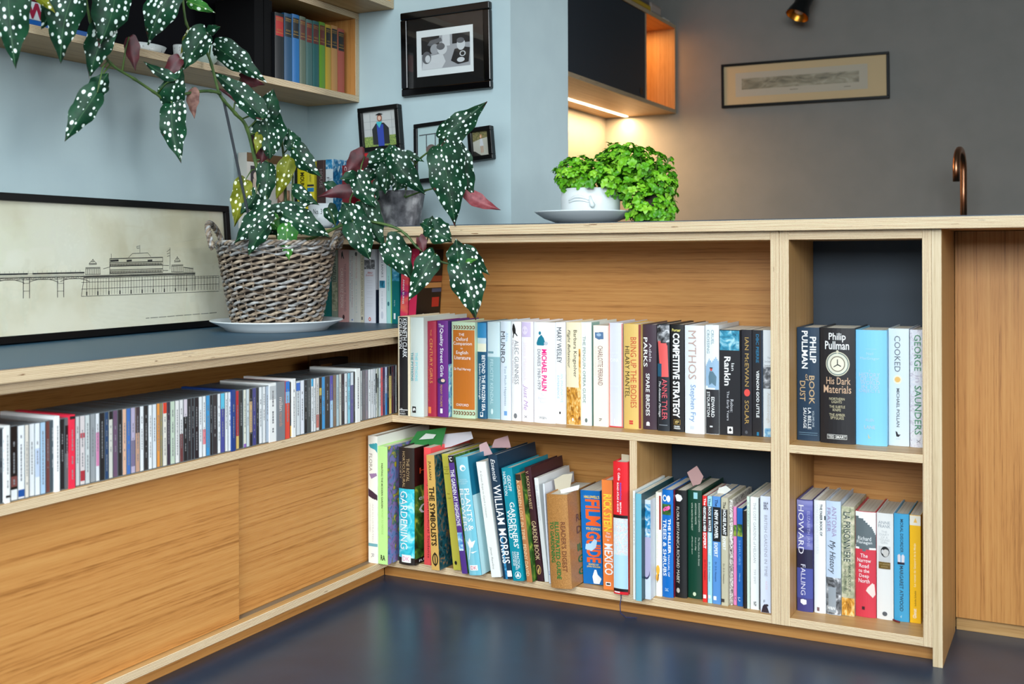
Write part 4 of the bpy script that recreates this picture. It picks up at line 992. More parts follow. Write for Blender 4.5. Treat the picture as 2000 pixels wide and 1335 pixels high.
G7 = 'matching cloth books on the wall shelf'
zs = ZL0 + 0.018
rb = [(537, 555, 26, (14, 15, 19), (190, 40, 36), 'black cloth book with a red spine label'), (555.5, 570.5, 27, (28, 76, 112), (14, 14, 18), 'dark blue cloth book with black spine label'),
      (571, 585, 29, (24, 106, 170), (14, 14, 20), 'bright blue cloth book with black spine label'), (585.5, 597.5, 33, (92, 106, 88), (96, 44, 32), 'grey-green cloth book with brown spine label'),
      (598, 610.5, 39, (64, 102, 98), (110, 30, 26), 'grey-teal cloth book with dark red spine label'), (611, 623.5, 42, (30, 92, 92), (96, 36, 34), 'teal cloth book with dark red spine label'),
      (624, 635.5, 44, (104, 154, 40), (110, 40, 30), 'lime green cloth book with red-brown spine label'), (636, 647, 49, (196, 160, 50), (24, 22, 20), 'mustard yellow cloth book with black spine label'),
      (647.5, 659.5, 51, (196, 140, 80), (20, 24, 36), 'tan cloth book with navy spine label'), (660, 673, 57, (176, 84, 68), (22, 24, 24), 'salmon cloth book with black spine label')]
for x0, x1, yt, c, lab, label in rb:
    xs = XL - 0.02
    ya, ye = at(x0, 170, 0, xs)[1], at(x1, 170, 0, xs)[1]
    h = at((x0 + x1) / 2, yt, 0, xs)[2] - zs
    h = min(h, ZL1 - 0.018 - zs - 0.006)
    side_book(label + ' in the rainbow row on the wall shelf', G7, ya, ye, zs, h, 0.13, c,
              [('r', 0.08, 0.92, 0.05, 0.34, lab), ('h', 'ANTHOLOGY', 0.14, 0.86, 0.09, 0.12, (180, 140, 60), 0, 0), ('r', 0.12, 0.88, 0.075, 0.082, (180, 140, 60)), ('r', 0.12, 0.88, 0.29, 0.297, (180, 140, 60)), ('h', 'POETRY', 0.2, 0.8, 0.24, 0.265, (180, 140, 60), 0, 0)], xs)
for i, (x0, x1, yt, lab) in enumerate(((497, 515, 20, 'left-hand plain black album beside the rainbow books'), (516, 532, 22, 'right-hand plain black album beside the rainbow books'))):
    xs = XL - 0.03
    side_book(lab, 'black albums on the wall shelf', at(x0, 150, 0, xs)[1], at(x1, 150, 0, xs)[1], zs, 0.205, 0.13, mat((11, 11, 13), 0.8, spec=0.2), [], xs)

# books and cards standing on the worktop behind the plants
G8 = 'books standing on the worktop by the photographs'
row((460, 280), 6.6667, ZCT, G8, [
    (772, 804, 225, 1080, (24, 30, 30), 'thin black book between the memoir and the yellow one', {'k': 'h', 'y': 0.19, 'd': 0.05}, []),
    (808, 930, 230, 1080, (238, 222, 40), 'yellow book with tall black capitals on the worktop', {'k': 'p', 'y': 0.18, 'd': 0.06}, [T('The', 846, 880, 275, 345, K_), T('MOUNTAIN', 846, 900, 372, 700, K_, 0.03)]),
    (934, 1026, 232, 1080, (240, 224, 60), 'yellow and blue book beside the tall yellow one', {'k': 'p', 'y': 0.18, 'd': 0.06}, [R(936, 1024, 520, 545, (30, 40, 60)), T('a summer', 966, 988, 380, 490, (60, 60, 40)), R(936, 1024, 560, 610, (40, 140, 200)), H('21', 960, 1000, 570, 604, (30, 80, 130))]),
    (1060, 1172, 218, 1080, (64, 44, 44), 'dark brown book with grey capitals on the worktop', {'k': 'p', 'y': 0.18, 'd': 0.06}, [T('HOUSE', 1098, 1136, 330, 560, (150, 140, 140)), R(1150, 1160, 222, 600, (110, 80, 76))]),
    (1176, 1272, 205, 1080, (216, 226, 230), 'white book with blue splash cover beside the brown one', {'k': 'p', 'y': 0.17, 'd': 0.07}, [R(1178, 1270, 208, 330, P_WAVE), T('LOVE', 1230, 1262, 450, 570, (140, 160, 170)), T('P', 1190, 1226, 430, 490, (110, 120, 130)), SR(0, 1, 0, 1, P_WAVE)]),
    (1390, 1505, 285, 1080, (120, 22, 34), 'dark red book in front of the white splash-cover book', {'k': 'p', 'y': 0.16, 'd': 0.07}, [T('C', 1420, 1450, 300, 350, W_), T('S', 1420, 1440, 390, 430, W_)]),
    (1606, 1760, 130, 1080, (176, 20, 28), 'tall red book beside the zinc pot', {'k': 'h', 'y': 0.17, 'd': 0.07}, [R(1680, 1740, 290, 420, (60, 10, 14))]),
], ymax=0.3)

ym0, ym1 = at(483, 380, 0, WX + 0.035)[1], at(575, 380, 0, WX + 0.035)[1]
zm = at(530, 303, 0, WX + 0.035)[2]
side_book('white memoir with brown top band facing out behind the begonia', G8, ym0, ym1, ZCT, zm - ZCT, 0.03, (222, 218, 208),
          [('r', 0.0, 1.0, 0.0, 0.12, (112, 78, 36)), ('r', 0.07, 0.27, 0.17, 0.50, (48, 46, 50)), ('d', 0.17, 0.30, 0.045, 0.05, (226, 206, 190)), ('p', [(0.12, 0.34), (0.22, 0.34), (0.24, 0.5), (0.11, 0.5)], (206, 186, 170)),
           ('r', 0.8, 0.94, 0.17, 0.36, P_SKY), ('r', 0.62, 0.9, 0.46, 0.66, (150, 110, 90)), ('d', 0.7, 0.55, 0.05, 0.07, (226, 186, 160)), ('d', 0.83, 0.52, 0.04, 0.06, (206, 160, 130)), ('r', 0.1, 0.3, 0.6, 0.76, P_GREY)], WX + 0.034, 'h')

# ------------------------------------------------------------------ CD row on the low cabinet shelf
CASE = mat((100, 108, 112), 0.14, name='smoky_clear_plastic')
cdw, cdk, cdg = (226, 230, 232), (30, 30, 33), (150, 156, 160)
CDS = []   # (px left, px right, colour name, colour, extra bands [(f0, f1, colour)], height)


def cds(o, sc, items):
    for it in items:
        a, e, nm, c = it[:4]
        CDS.append((o + a / sc, o + e / sc, nm, c, it[4] if len(it) > 4 else [], it[5] if len(it) > 5 else 0.125))


cds(0, 3.9275, [(-60, -30, 'black', cdk), (-29, -1, 'white', cdw), (0, 20, 'dark slate', (40, 50, 58)), (22, 40, 'white', cdw), (41, 80, 'boxed white', (232, 234, 232), [(0.9, 0.93, cdk)], 0.128), (82, 136, 'thick black', (22, 18, 20), [(0.86, 1, cdw), (0.68, 0.82, (120, 70, 66))], 0.126), (138, 190, 'white paper', (232, 236, 240), [(0.88, 0.98, (30, 80, 150))]),
    (193, 224, 'cream', (222, 216, 204)), (226, 267, 'white', cdw), (269, 309, 'white', (228, 234, 240), [(0.35, 0.75, (190, 206, 230))]), (311, 351, 'pale blue', (168, 200, 226)), (353, 384, 'brown-red', (110, 62, 58)), (386, 424, 'dark slate', (52, 66, 74)), (426, 461, 'tall white', (238, 240, 240), [], 0.131), (463, 496, 'black', cdk), (498, 533, 'grey', (96, 102, 104), [(0.1, 0.5, cdk)]),
    (535, 579, 'bright red', (232, 46, 74), [(0.02, 0.06, cdk)], 0.129), (581, 612, 'pale grey', (206, 210, 210)), (615, 654, 'white and red', (214, 206, 206), [(0.25, 0.32, (190, 80, 90)), (0.8, 0.95, (170, 50, 60))]), (656, 691, 'pale grey', (200, 208, 208)), (693, 734, 'grey', (150, 156, 160)), (736, 764, 'white and pink', (220, 224, 228), [(0.28, 0.78, (206, 130, 170))]),
    (766, 804, 'black', cdk), (806, 834, 'navy', (36, 66, 104)), (836, 867, 'cream and black', (206, 206, 196), [(0, 0.12, cdk)]), (869, 904, 'mauve grey', (106, 80, 106)), (906, 940, 'black', (36, 34, 34)), (942, 971, 'peach', (220, 176, 150)), (973, 1004, 'blue', (66, 110, 180)), (1006, 1039, 'lilac patterned', (180, 170, 196), [(0.5, 0.9, (120, 110, 140))]), (1041, 1074, 'tan and dark', (190, 150, 126), [(0, 0.4, (70, 56, 60))]),
    (1076, 1104, 'white', cdw), (1106, 1139, 'charcoal', (44, 42, 42)), (1141, 1169, 'white', cdw), (1171, 1202, 'white', (214, 222, 228)), (1204, 1229, 'orange', (226, 150, 70)), (1231, 1249, 'olive', (150, 136, 90)), (1251, 1282, 'cream with red top', (222, 218, 206), [(0.0, 0.17, (214, 66, 46))]), (1284, 1307, 'dark plum', (58, 46, 60)), (1309, 1344, 'pale green', (190, 206, 186)), (1346, 1377, 'white', (224, 224, 222)),
    (1379, 1407, 'white over brown', (220, 220, 220), [(0.55, 1, (110, 60, 60))]), (1409, 1439, 'black with pale top', cdk, [(0, 0.28, (206, 196, 206))]), (1441, 1469, 'black', (44, 42, 46)), (1471, 1491, 'black', (36, 34, 40))])
cds(380, 4.762, [(2, 40, 'black', (34, 30, 36)), (41, 74, 'white', cdw), (76, 107, 'white with red foot', cdw, [(0.55, 0.8, (220, 130, 140))]), (109, 144, 'sky blue', (60, 146, 200)), (146, 167, 'black', cdk), (169, 213, 'black', (50, 48, 52)), (216, 242, 'white', cdw), (244, 282, 'cyan over violet', (70, 76, 150), [(0, 0.26, (90, 190, 220))]), (284, 312, 'white', cdw), (314, 344, 'white', (226, 230, 234)), (346, 384, 'deep blue', (30, 62, 130), [], 0.128),
    (386, 414, 'red', (190, 40, 50), [(0.78, 1, (220, 190, 110))]), (416, 454, 'black', (50, 52, 50)), (456, 482, 'cream', (220, 222, 206), [(0.94, 1, (140, 100, 180))]), (484, 511, 'pale', (200, 212, 216)), (513, 539, 'tan and black', (206, 170, 120), [(0, 0.22, cdk), (0.76, 1, cdk)]), (541, 574, 'indigo', (66, 66, 130)), (576, 599, 'black', (38, 38, 46)), (601, 631, 'white', cdw), (633, 662, 'white', (222, 226, 228)), (664, 694, 'misty blue', (170, 184, 200)),
    (697, 764, 'wide white boxed', (232, 234, 232), [(0.05, 0.28, (190, 194, 196))], 0.129), (766, 844, 'wide grey boxed', (120, 126, 132), [], 0.129), (846, 887, 'blue and red', (222, 76, 60), [(0, 0.18, (40, 120, 206)), (0.18, 0.38, (130, 180, 220))], 0.127), (889, 907, 'black and gold', (40, 34, 30), [(0.8, 1, (220, 170, 60))]), (909, 944, 'tall white', (234, 236, 234), [], 0.131), (946, 984, 'white with blue top', (214, 222, 226), [(0.03, 0.18, (60, 110, 200))]), (986, 1021, 'white', (224, 228, 236)),
    (1023, 1049, 'black', cdk), (1051, 1084, 'dark grey', (70, 76, 76)), (1086, 1106, 'white with cyan top', cdw, [(0, 0.14, (60, 170, 220))]), (1108, 1129, 'white', cdw), (1131, 1159, 'white and red', (220, 218, 214), [(0.7, 0.95, (200, 120, 110))]), (1161, 1184, 'black and yellow', (54, 46, 34), [(0.2, 0.34, (206, 180, 70))]), (1186, 1214, 'sky blue', (66, 150, 210)), (1216, 1259, 'black', (52, 50, 50)), (1261, 1289, 'violet over pale blue', (90, 84, 170), [(0.48, 1, (170, 206, 230))]),
    (1291, 1319, 'brown', (134, 112, 92)), (1321, 1344, 'pale grey', (176, 200, 206)), (1346, 1367, 'ivory', (206, 208, 198)), (1369, 1394, 'black', (56, 50, 54)), (1396, 1424, 'white', cdw), (1426, 1449, 'cyan', (140, 206, 224)), (1451, 1479, 'white over violet', (100, 96, 150), [(0, 0.25, (214, 224, 232))]), (1481, 1499, 'black', (52, 50, 50)), (1502, 1544, 'tall wide white', (232, 236, 234), [], 0.131), (1546, 1559, 'thin white', (206, 214, 214)),
    (1561, 1589, 'grey', (110, 106, 110)), (1591, 1614, 'mauve grey', (140, 130, 140)), (1616, 1639, 'white', cdw), (1641, 1664, 'white', (218, 222, 226)), (1666, 1682, 'thin white', cdw), (1684, 1699, 'thin black and white', (210, 214, 210), [(0.1, 0.5, cdk)]), (1701, 1716, 'thin lime and black', (206, 214, 190), [(0.2, 0.4, cdk)]), (1718, 1733, 'thin white', (210, 220, 222)), (1735, 1752, 'coral', (226, 90, 96)), (1754, 1772, 'thin plum', (74, 44, 84)),
    (1774, 1792, 'thin blue and white', (190, 200, 226), [(0.55, 1, (40, 130, 200))]), (1794, 1808, 'thin black', (40, 36, 50)), (1810, 1833, 'thin yellow', (226, 200, 110), [(0, 0.2, cdk)]), (1835, 1850, 'thin maroon', (100, 50, 60)), (1852, 1866, 'thin dark plum', (60, 44, 66)), (1868, 1884, 'thin pale', (190, 194, 190))])
nth = lambda n: '%d%s' % (n, 'th' if 10 <= n % 100 <= 20 else {1: 'st', 2: 'nd', 3: 'rd'}.get(n % 10, 'th'))
vis = 0
rnd = random.Random(3)
INK = {True: mat((120, 122, 126), 0.5), False: mat((136, 138, 140), 0.5)}
for i, (a, e, nm, c, bands, h) in enumerate(CDS):
    xs = -0.004 - rnd.random() * 0.003 + (0.003 if h > 0.126 else 0)
    yb = 985 - 0.2313 * (a + e) / 2
    y0, y1 = at(a, yb, 0, xs)[1], at(e, yb, 0, xs)[1]
    t = y1 - y0 - 0.0003
    if e > 0:
        vis += 1
        lab = '%s CD case, %s from the %s end of the CD row' % (nm, nth(vis) if vis < 56 else nth(len(CDS) - i), 'left' if vis < 56 else 'right')
    else:
        lab = '%s CD case %s at the hidden left start of the CD row' % (nm, 'second' if i else 'first')
    root = thing('cd_case', lab, 'CD case', (xs, y0, ZST + 0.0002), 'CD cases in the long row')
    b = MB()
    b.box(-0.141 + rnd.random() * 0.003, -0.0005, 0, t, 0, h, CASE if h < 0.1265 else mat(c, 0.4))
    b.build('case', root)
    b = MB()
    cm = mat(c, 0.3, spec=0.6)
    eg = min(0.0007, t * 0.12)
    zlo, zhi = 0.0022 if h < 0.1265 else 0.0, h - (0.0016 if h < 0.1265 else 0.0)
    b.box(-0.0005, 0.0, eg, t - eg, zlo, zhi, cm)
    o = b.build('spine_card', root)
    b = MB()
    for f0, f1, bc in bands:
        z1_, z0_ = zhi - f0 * (zhi - zlo), zhi - f1 * (zhi - zlo)
        b.box(0.00005, 0.0002, eg, t - eg, z0_, z1_, mat(bc, 0.35))
    light = sum(c) > 380
    z = zhi - (0.012 + rnd.random() * 0.02)
    zend = zlo + 0.015 + rnd.random() * 0.035
    if nm == 'wide grey boxed':
        put_text(b, 'milan', lambda u, v: (0.0003, t * 0.3 + v * t * 0.4, zhi - 0.034 - u * 0.03), mat((226, 214, 206), 0.5))
        put_text(b, 'records', lambda u, v: (0.0003, t * 0.3 + v * t * 0.4, zhi - 0.068 - u * 0.03), mat((196, 150, 130), 0.5))
    else:
        while z > zend:
            ln = 0.0015 + rnd.random() * 0.005
            b.box(0.00022, 0.0003, t * 0.40, t * 0.60, z - ln, z, INK[light])
            z -= ln + 0.0012 + (0.009 if rnd.random() < 0.12 else 0)
    b.build('spine_lettering', root)['kind'] = 'stuff'

# box set lying behind the CDs
p0, p1 = at(624, 715, 0, -0.30), at(743, 715, 0, -0.30)
p1[1] = min(p1[1], 0.228)
bx_h = at(680, 696, 0, -0.30)[2] - ZST
bs = thing('box_set', 'dark brown boxed set standing behind the right end of the CD row', 'box set', (-0.30, p0[1], ZST + 0.0003))
b = MB()
b.box(-0.03, 0, 0, p1[1] - p0[1], 0, bx_h, mat((44, 30, 22), 0.5))
b.build('case', bs, bevel=0.001)
b = MB()
b.box(0.0001, 0.0006, 0.006, (p1[1] - p0[1]) * 0.42, 0.01, bx_h - 0.012, mat((110, 74, 36), 0.5))
b.build('printed_panel', bs)
b = MB()
put_text(b, 'DONNA', lambda u, v: (0.0008, 0.02 + u * 0.11, bx_h - 0.05 + v * 0.026), mat((206, 190, 160), 0.5), 0.02)
b.build('title_lettering', bs)


# ------------------------------------------------------------------ framed pictures
def frame_thing(name, label, corners, depth, bar, m_frame, normal, group=None, bev=0.0015):
    """corners: outer TL, TR, BR, BL of the front face (world). Returns root, mapper(u, v, off) with u right, v up over the inside of the frame."""
    TL, TR, BR, BL = [Vector(c) for c in corners]
    n = Vector(normal).normalized()
    ux, uy = (TR - TL), (TL - BL)
    wd, ht = ux.length, uy.length
    ux.normalize()
    uy.normalize()
    n = ux.cross(uy).normalized()
    o = BL
    root = thing(name, label, 'picture', o, group)

    def P(a, c, off):
        return ux * a + uy * c + n * off
    for k, (a0, a1, c0, c1) in enumerate(((0, wd, ht - bar, ht), (0, wd, 0, bar), (0, bar, bar, ht - bar), (wd - bar, wd, bar, ht - bar))):
        b = MB()
        vs = [P(a, c, f) for f in (-depth, 0) for c in (c0, c1) for a in (a0, a1)]
        b.add(vs, [(0, 2, 3, 1), (4, 5, 7, 6), (0, 1, 5, 4), (2, 6, 7, 3), (0, 4, 6, 2), (1, 3, 7, 5)], m_frame)
        b.build('frame_bar', root, bevel=bev)

    def mp(u, v, off=0.0):
        return P(bar + (wd - 2 * bar) * u, bar + (ht - 2 * bar) * v, -depth * 0.45 + off)
    return root, mp, (wd - 2 * bar, ht - 2 * bar)


def quad(b, mp, u0, u1, v0, v1, off, m):
    b.face([mp(u0, v0, off), mp(u1, v0, off), mp(u1, v1, off), mp(u0, v1, off)], m)


def ell(b, mp, u, v, ru, rv, off, m, n=18):
    b.face([mp(u + ru * math.cos(2 * math.pi * j / n), v + rv * math.sin(2 * math.pi * j / n), off) for j in range(n)], m)


def poly(b, mp, pts, off, m):
    b.face([mp(u, v, off) for u, v in pts], m)


def glass(root, mp):
    m = _M.get('glass')
    if m is None:
        m = bpy.data.materials.new('picture_glass')
        m.use_nodes = True
        nt = m.node_tree
        for n in list(nt.nodes):
            nt.nodes.remove(n)
        out = nd(nt, 'ShaderNodeOutputMaterial')
        tr = nd(nt, 'ShaderNodeBsdfTransparent')
        gl = nd(nt, 'ShaderNodeBsdfGlossy')
        gl.inputs['Roughness'].default_value = 0.03
        mx = nd(nt, 'ShaderNodeMixShader')
        mx.inputs[0].default_value = 0.07
        lk(nt, tr, 0, mx, 1)
        lk(nt, gl, 0, mx, 2)
        lk(nt, mx, 0, out, 0)
        _M['glass'] = m
    b = MB()
    quad(b, mp, 0, 1, 0, 1, 0.004, m)
    b.build('pane', root)


WP = PY - 0.018       # front of the frames on the end wall
FRM = 'framed photographs on the alcove end wall'


def wall_corners(pts, y, k=1):
    return [at(px, py, k, y) for px, py in pts]


# large black and white photograph
r_, mp, _s = frame_thing('picture_frame', 'large black frame with a black mount around a black and white photograph', wall_corners(((781, 26), (955, 1), (961, 173), (784, 189)), WP), 0.017, 0.021, mat((6, 6, 7), 0.15, spec=0.4), (0, -1, 0), FRM, 0.003)
b = MB()
quad(b, mp, 0, 1, 0, 1, 0, mat((12, 12, 12), 0.7, spec=0.2))
b.build('mount', r_)
b = MB()
quad(b, mp, 0.115, 0.86, 0.155, 0.82, 0.0006, mat((224, 230, 230), 0.6))
b.build('photo_paper', r_)
b = MB()
m1, m2, m3, m4 = mat((30, 31, 33), 0.5), mat((96, 98, 102), 0.5), mat((160, 163, 167), 0.5), mat((206, 210, 212), 0.5)
quad(b, mp, 0.18, 0.82, 0.25, 0.72, 0.0010, m3)
quad(b, mp, 0.18, 0.42, 0.47, 0.72, 0.0013, m1)
poly(b, mp, [(0.18, 0.25), (0.45, 0.25), (0.50, 0.34), (0.46, 0.46), (0.30, 0.44), (0.20, 0.36)], 0.0014, m4)
poly(b, mp, [(0.26, 0.60), (0.30, 0.66), (0.44, 0.69), (0.46, 0.64), (0.30, 0.58)], 0.0016, m2)
ell(b, mp, 0.25, 0.42, 0.06, 0.09, 0.0018, m2)
ell(b, mp, 0.265, 0.40, 0.035, 0.055, 0.002, m4)
ell(b, mp, 0.36, 0.53, 0.06, 0.075, 0.0018, m3)
ell(b, mp, 0.46, 0.52, 0.065, 0.08, 0.002, m4)
ell(b, mp, 0.44, 0.56, 0.055, 0.05, 0.0022, m2)
quad(b, mp, 0.46, 0.56, 0.56, 0.72, 0.0012, m4)
quad(b, mp, 0.59, 0.82, 0.58, 0.72, 0.0013, m1)
poly(b, mp, [(0.57, 0.34), (0.66, 0.28), (0.80, 0.30), (0.82, 0.5), (0.74, 0.52), (0.62, 0.5)], 0.0016, m1)
ell(b, mp, 0.705, 0.56, 0.055, 0.085, 0.0019, m4)
ell(b, mp, 0.70, 0.615, 0.05, 0.04, 0.0021, m2)
ell(b, mp, 0.725, 0.425, 0.04, 0.04, 0.0021, m4)
ell(b, mp, 0.725, 0.425, 0.026, 0.028, 0.0023, m1)
ell(b, mp, 0.70, 0.34, 0.05, 0.035, 0.0021, m4)
quad(b, mp, 0.69, 0.68, 0.6, 0.6, 0.0021, m1)
b.build('photo_image', r_)['kind'] = 'stuff'
glass(r_, mp)

# graduation photograph
r_, mp, _s = frame_thing('picture_frame', 'black frame with a graduate in a gown, tilted, left of the other small frames', wall_corners(((697, 212), (776, 202), (781, 288), (703, 298)), WP - 0.006), 0.022, 0.013, mat((8, 8, 9), 0.3, spec=0.3), (0, -1, 0), FRM)
b = MB()
quad(b, mp, 0, 1, 0, 1, 0, mat((200, 202, 200), 0.6))
b.build('photo_paper', r_)
b = MB()
quad(b, mp, 0.0, 1, 0.0, 0.3, 0.0006, picture('photo_lawn', [(0.3, (50, 90, 40)), (0.6, (160, 180, 90))], 200))
for u in (0.2, 0.55, 0.85):
    quad(b, mp, u, u + 0.01, 0.3, 0.95, 0.0006, mat((150, 156, 160)))
for v in (0.5, 0.72):
    quad(b, mp, 0, 1, v, v + 0.008, 0.0006, mat((150, 156, 160)))
poly(b, mp, [(0.26, 0.06), (0.25, 0.5), (0.38, 0.66), (0.62, 0.66), (0.76, 0.5), (0.76, 0.06)], 0.001, mat((24, 24, 28)))
poly(b, mp, [(0.42, 0.0), (0.40, 0.62), (0.60, 0.62), (0.60, 0.0)], 0.0014, mat((40, 66, 170)))
poly(b, mp, [(0.40, 0.66), (0.48, 0.52), (0.56, 0.66), (0.56, 0.70), (0.40, 0.70)], 0.0017, mat((70, 190, 200)))
ell(b, mp, 0.5, 0.80, 0.075, 0.10, 0.0016, mat((150, 80, 50)))
ell(b, mp, 0.5, 0.80, 0.05, 0.065, 0.0019, mat((226, 190, 170)))
poly(b, mp, [(0.38, 0.90), (0.5, 0.87), (0.62, 0.90), (0.5, 0.945)], 0.0021, mat((16, 16, 18)))
b.build('photo_image', r_)['kind'] = 'stuff'
glass(r_, mp)

# swing photograph behind the leaves
r_, mp, _s = frame_thing('picture_frame', 'black frame with a pale seaside photograph half hidden by begonia leaves', wall_corners(((807, 243), (878, 233), (880, 348), (808, 358)), WP), 0.014, 0.011, mat((8, 8, 9), 0.3, spec=0.3), (0, -1, 0), FRM)
b = MB()
quad(b, mp, 0, 1, 0, 1, 0, mat((176, 200, 200), 0.6))
b.build('photo_paper', r_)
b = MB()
for q in ((0.28, 0.31, 0.55, 0.85), (0.58, 0.61, 0.55, 0.85), (0.05, 0.9, 0.84, 0.86)):
    quad(b, mp, *q, 0.0006, mat((70, 76, 80)))
ell(b, mp, 0.45, 0.55, 0.17, 0.1, 0.001, mat((110, 90, 84)))
b.build('photo_image', r_)['kind'] = 'stuff'
glass(r_, mp)

# tiny photograph
r_, mp, _s = frame_thing('picture_frame', 'smallest black frame with a child in a white dress, nearest the pier edge', wall_corners(((911, 251), (957, 244), (962, 308), (916, 315)), WP - 0.004), 0.02, 0.012, mat((8, 8, 9), 0.3, spec=0.3), (0, -1, 0), FRM)
b = MB()
quad(b, mp, 0, 1, 0, 1, 0, mat((206, 204, 190), 0.6))
b.build('photo_paper', r_)
b = MB()
poly(b, mp, [(0, 0.6), (0.5, 0.7), (1, 0.75), (1, 1), (0, 1)], 0.0004, picture('photo_hedge', [(0.3, (60, 64, 40)), (0.6, (150, 140, 90))], 300))
poly(b, mp, [(0.0, 0.0), (0.5, 0.0), (0.1, 0.2), (0, 0.22)], 0.0005, mat((40, 36, 30)))
poly(b, mp, [(0.42, 0.4), (0.46, 0.7), (0.6, 0.7), (0.66, 0.4)], 0.0008, mat((226, 228, 232)))
for u in (0.47, 0.57):
    quad(b, mp, u, u + 0.05, 0.12, 0.42, 0.0007, mat((206, 160, 130)))
ell(b, mp, 0.53, 0.8, 0.08, 0.09, 0.001, mat((190, 140, 90)))
ell(b, mp, 0.51, 0.79, 0.05, 0.06, 0.0012, mat((226, 186, 160)))
b.build('photo_image', r_)['kind'] = 'stuff'
glass(r_, mp)

# long panorama print in the kitchen
r_, mp, _s = frame_thing('picture_frame', 'long thin black frame with a faded panorama print on the kitchen wall', wall_corners(((1408, 126), (1736, 100), (1738, 192), (1409, 211)), KY - 0.02), 0.018, 0.0115, mat((8, 8, 9), 0.4, spec=0.25), (0, -1, 0))
b = MB()
quad(b, mp, 0, 1, 0, 1, 0, mat((206, 182, 140), 0.7))
b.build('mount', r_)
b = MB()
quad(b, mp, 0.075, 0.89, 0.2, 0.815, 0.0006, mat((190, 182, 164), 0.7))
b.build('paper', r_)
b = MB()
quad(b, mp, 0.115, 0.84, 0.38, 0.665, 0.0010, picture('faded_panorama', [(0.3, (96, 90, 70)), (0.5, (150, 142, 118)), (0.7, (180, 172, 150))], 14, (1, 1, 3), 6))
b.build('panorama_image', r_)
b = MB()
quad(b, mp, 0.42, 0.47, 0.30, 0.315, 0.001, mat((110, 104, 90)))
quad(b, mp, 0.75, 0.79, 0.28, 0.295, 0.001, mat((110, 104, 90)))
b.build('caption', r_)['kind'] = 'stuff'

# ------------------------------------------------------------------ leaning pier print
bl0, br0 = Vector((-0.398, -0.86, ZAT + 0.002)), Vector((-0.428, -0.055, ZAT + 0.002))
dirp = (br0 - bl0).normalized()
leanv = Vector((-0.022, 0, 0.30))
leanv = (leanv - dirp * leanv.dot(dirp)).normalized()
npl = dirp.cross(leanv).normalized()


def onp(px, py):
    d = ray(px, py)
    t = (bl0 - CAM).dot(npl) / d.dot(npl)
    return CAM + d * t


right = (onp(455, 520) - bl0).dot(dirp)
hh = (onp(447, 402) - bl0).dot(leanv)
left = -0.62
BLc, BRc = bl0 + dirp * left, bl0 + dirp * right
r_, mp, (pw, ph) = frame_thing('framed_print', 'wide black frame with a line drawing of a seaside pier leaning on the wall', [BLc + leanv * hh, BRc + leanv * hh, BRc, BLc], 0.02, 0.0165, mat((6, 6, 7), 0.35, spec=0.25), npl)
b = MB()
quad(b, mp, 0, 1, 0, 1, 0, mottled('aged_paper', [(0.3, (206, 200, 170)), (0.5, (224, 222, 200)), (0.75, (230, 230, 214))], 5, 0.7, detail=5))
b.build('paper', r_)
b = MB()
ink = mat((44, 46, 44), 0.7)


def pl(px, py, lift):
    p = onp(px, py)
    return p - BLc - npl * (0.02 * 0.45 - lift)


def crop(X, Y):
    return X / 4.348, 470 + Y / 4.348


def line(X0, Y0, X1, Y1, wdt=2.2, lift=0.0006):
    a, c = crop(X0, Y0), crop(X1, Y1)
    a, c = pl(*a, lift), pl(*c, lift)
    d = (c - a)
    if d.length < 1e-6:
        return
    s = npl.cross(d.normalized()) * (wdt / 4.348 * 0.00118 * 0.72)
    b.face([a - s, c - s, c + s, a + s], ink)


def dk(x):                     # deck line of the pier in the drawing
    return 300 - (x - 740) * 0.028 if x > 740 else 316 - x * 0.022


for x in range(-260, 740, 40):
    line(x, dk(x), x + 40, dk(x + 40), 6)
    line(x, dk(x) - 32, x + 40, dk(x + 40) - 32, 9 if not 245 < x < 275 else 2)
    line(x, dk(x) - 14, x + 40, dk(x + 40) - 14, 2)
    line(x, dk(x) + 18, x + 40, dk(x + 40) + 18, 2.5)
    line(x, dk(x) + 18, x + 20, dk(x) + 1, 2)
    line(x + 20, dk(x) + 1, x + 40, dk(x + 40) + 18, 2)
    line(x + 4, dk(x) - 34, x + 4, dk(x) - 56, 1.3)
for c0 in (-115, 105, 395, 660):
    for j in range(6):
        q = lambda t: (c0 - 125 + 250 * t, dk(c0) + 42 - 28 * (1 - (2 * t - 1) ** 2))
        line(*q(j / 6), *q((j + 1) / 6), 3)
for x0 in (-90, 222, 512):
    for x in (x0, x0 + 53):
        line(x, dk(x), x, 494 - x * 0.03, 4)
    line(x0, 425, x0 + 53, 424, 2)
    line(x0, 360, x0 + 53, 358, 2)
for yy, wl in ((292, 3), (302, 8), (314, 3)):
    line(735, yy + 4, 1680, yy - 26, wl)
for yy in (352, 408, 470):
    line(715, yy, 1880, yy - 44, 2.4)
for k in range(40):
    x = 760 + k * 23.5
    line(x, 318 - (x - 760) * 0.03, x, 462 - (x - 760) * 0.045, 1.8 if k % 4 else 3.4)
    if k % 4 == 0:
        line(x, 430 - (x - 760) * 0.04, x, 464 - (x - 760) * 0.045, 9)
for k in range(9):
    x = 1680 + k * 25
    line(x, 296, x, 414, 2.5)
line(1680, 302, 1880, 293, 2)
line(715, 470, 738, 300, 3)
for k in range(14):
    x = 1500 + k * 13
    line(x, 280, x, 420, 2.4)
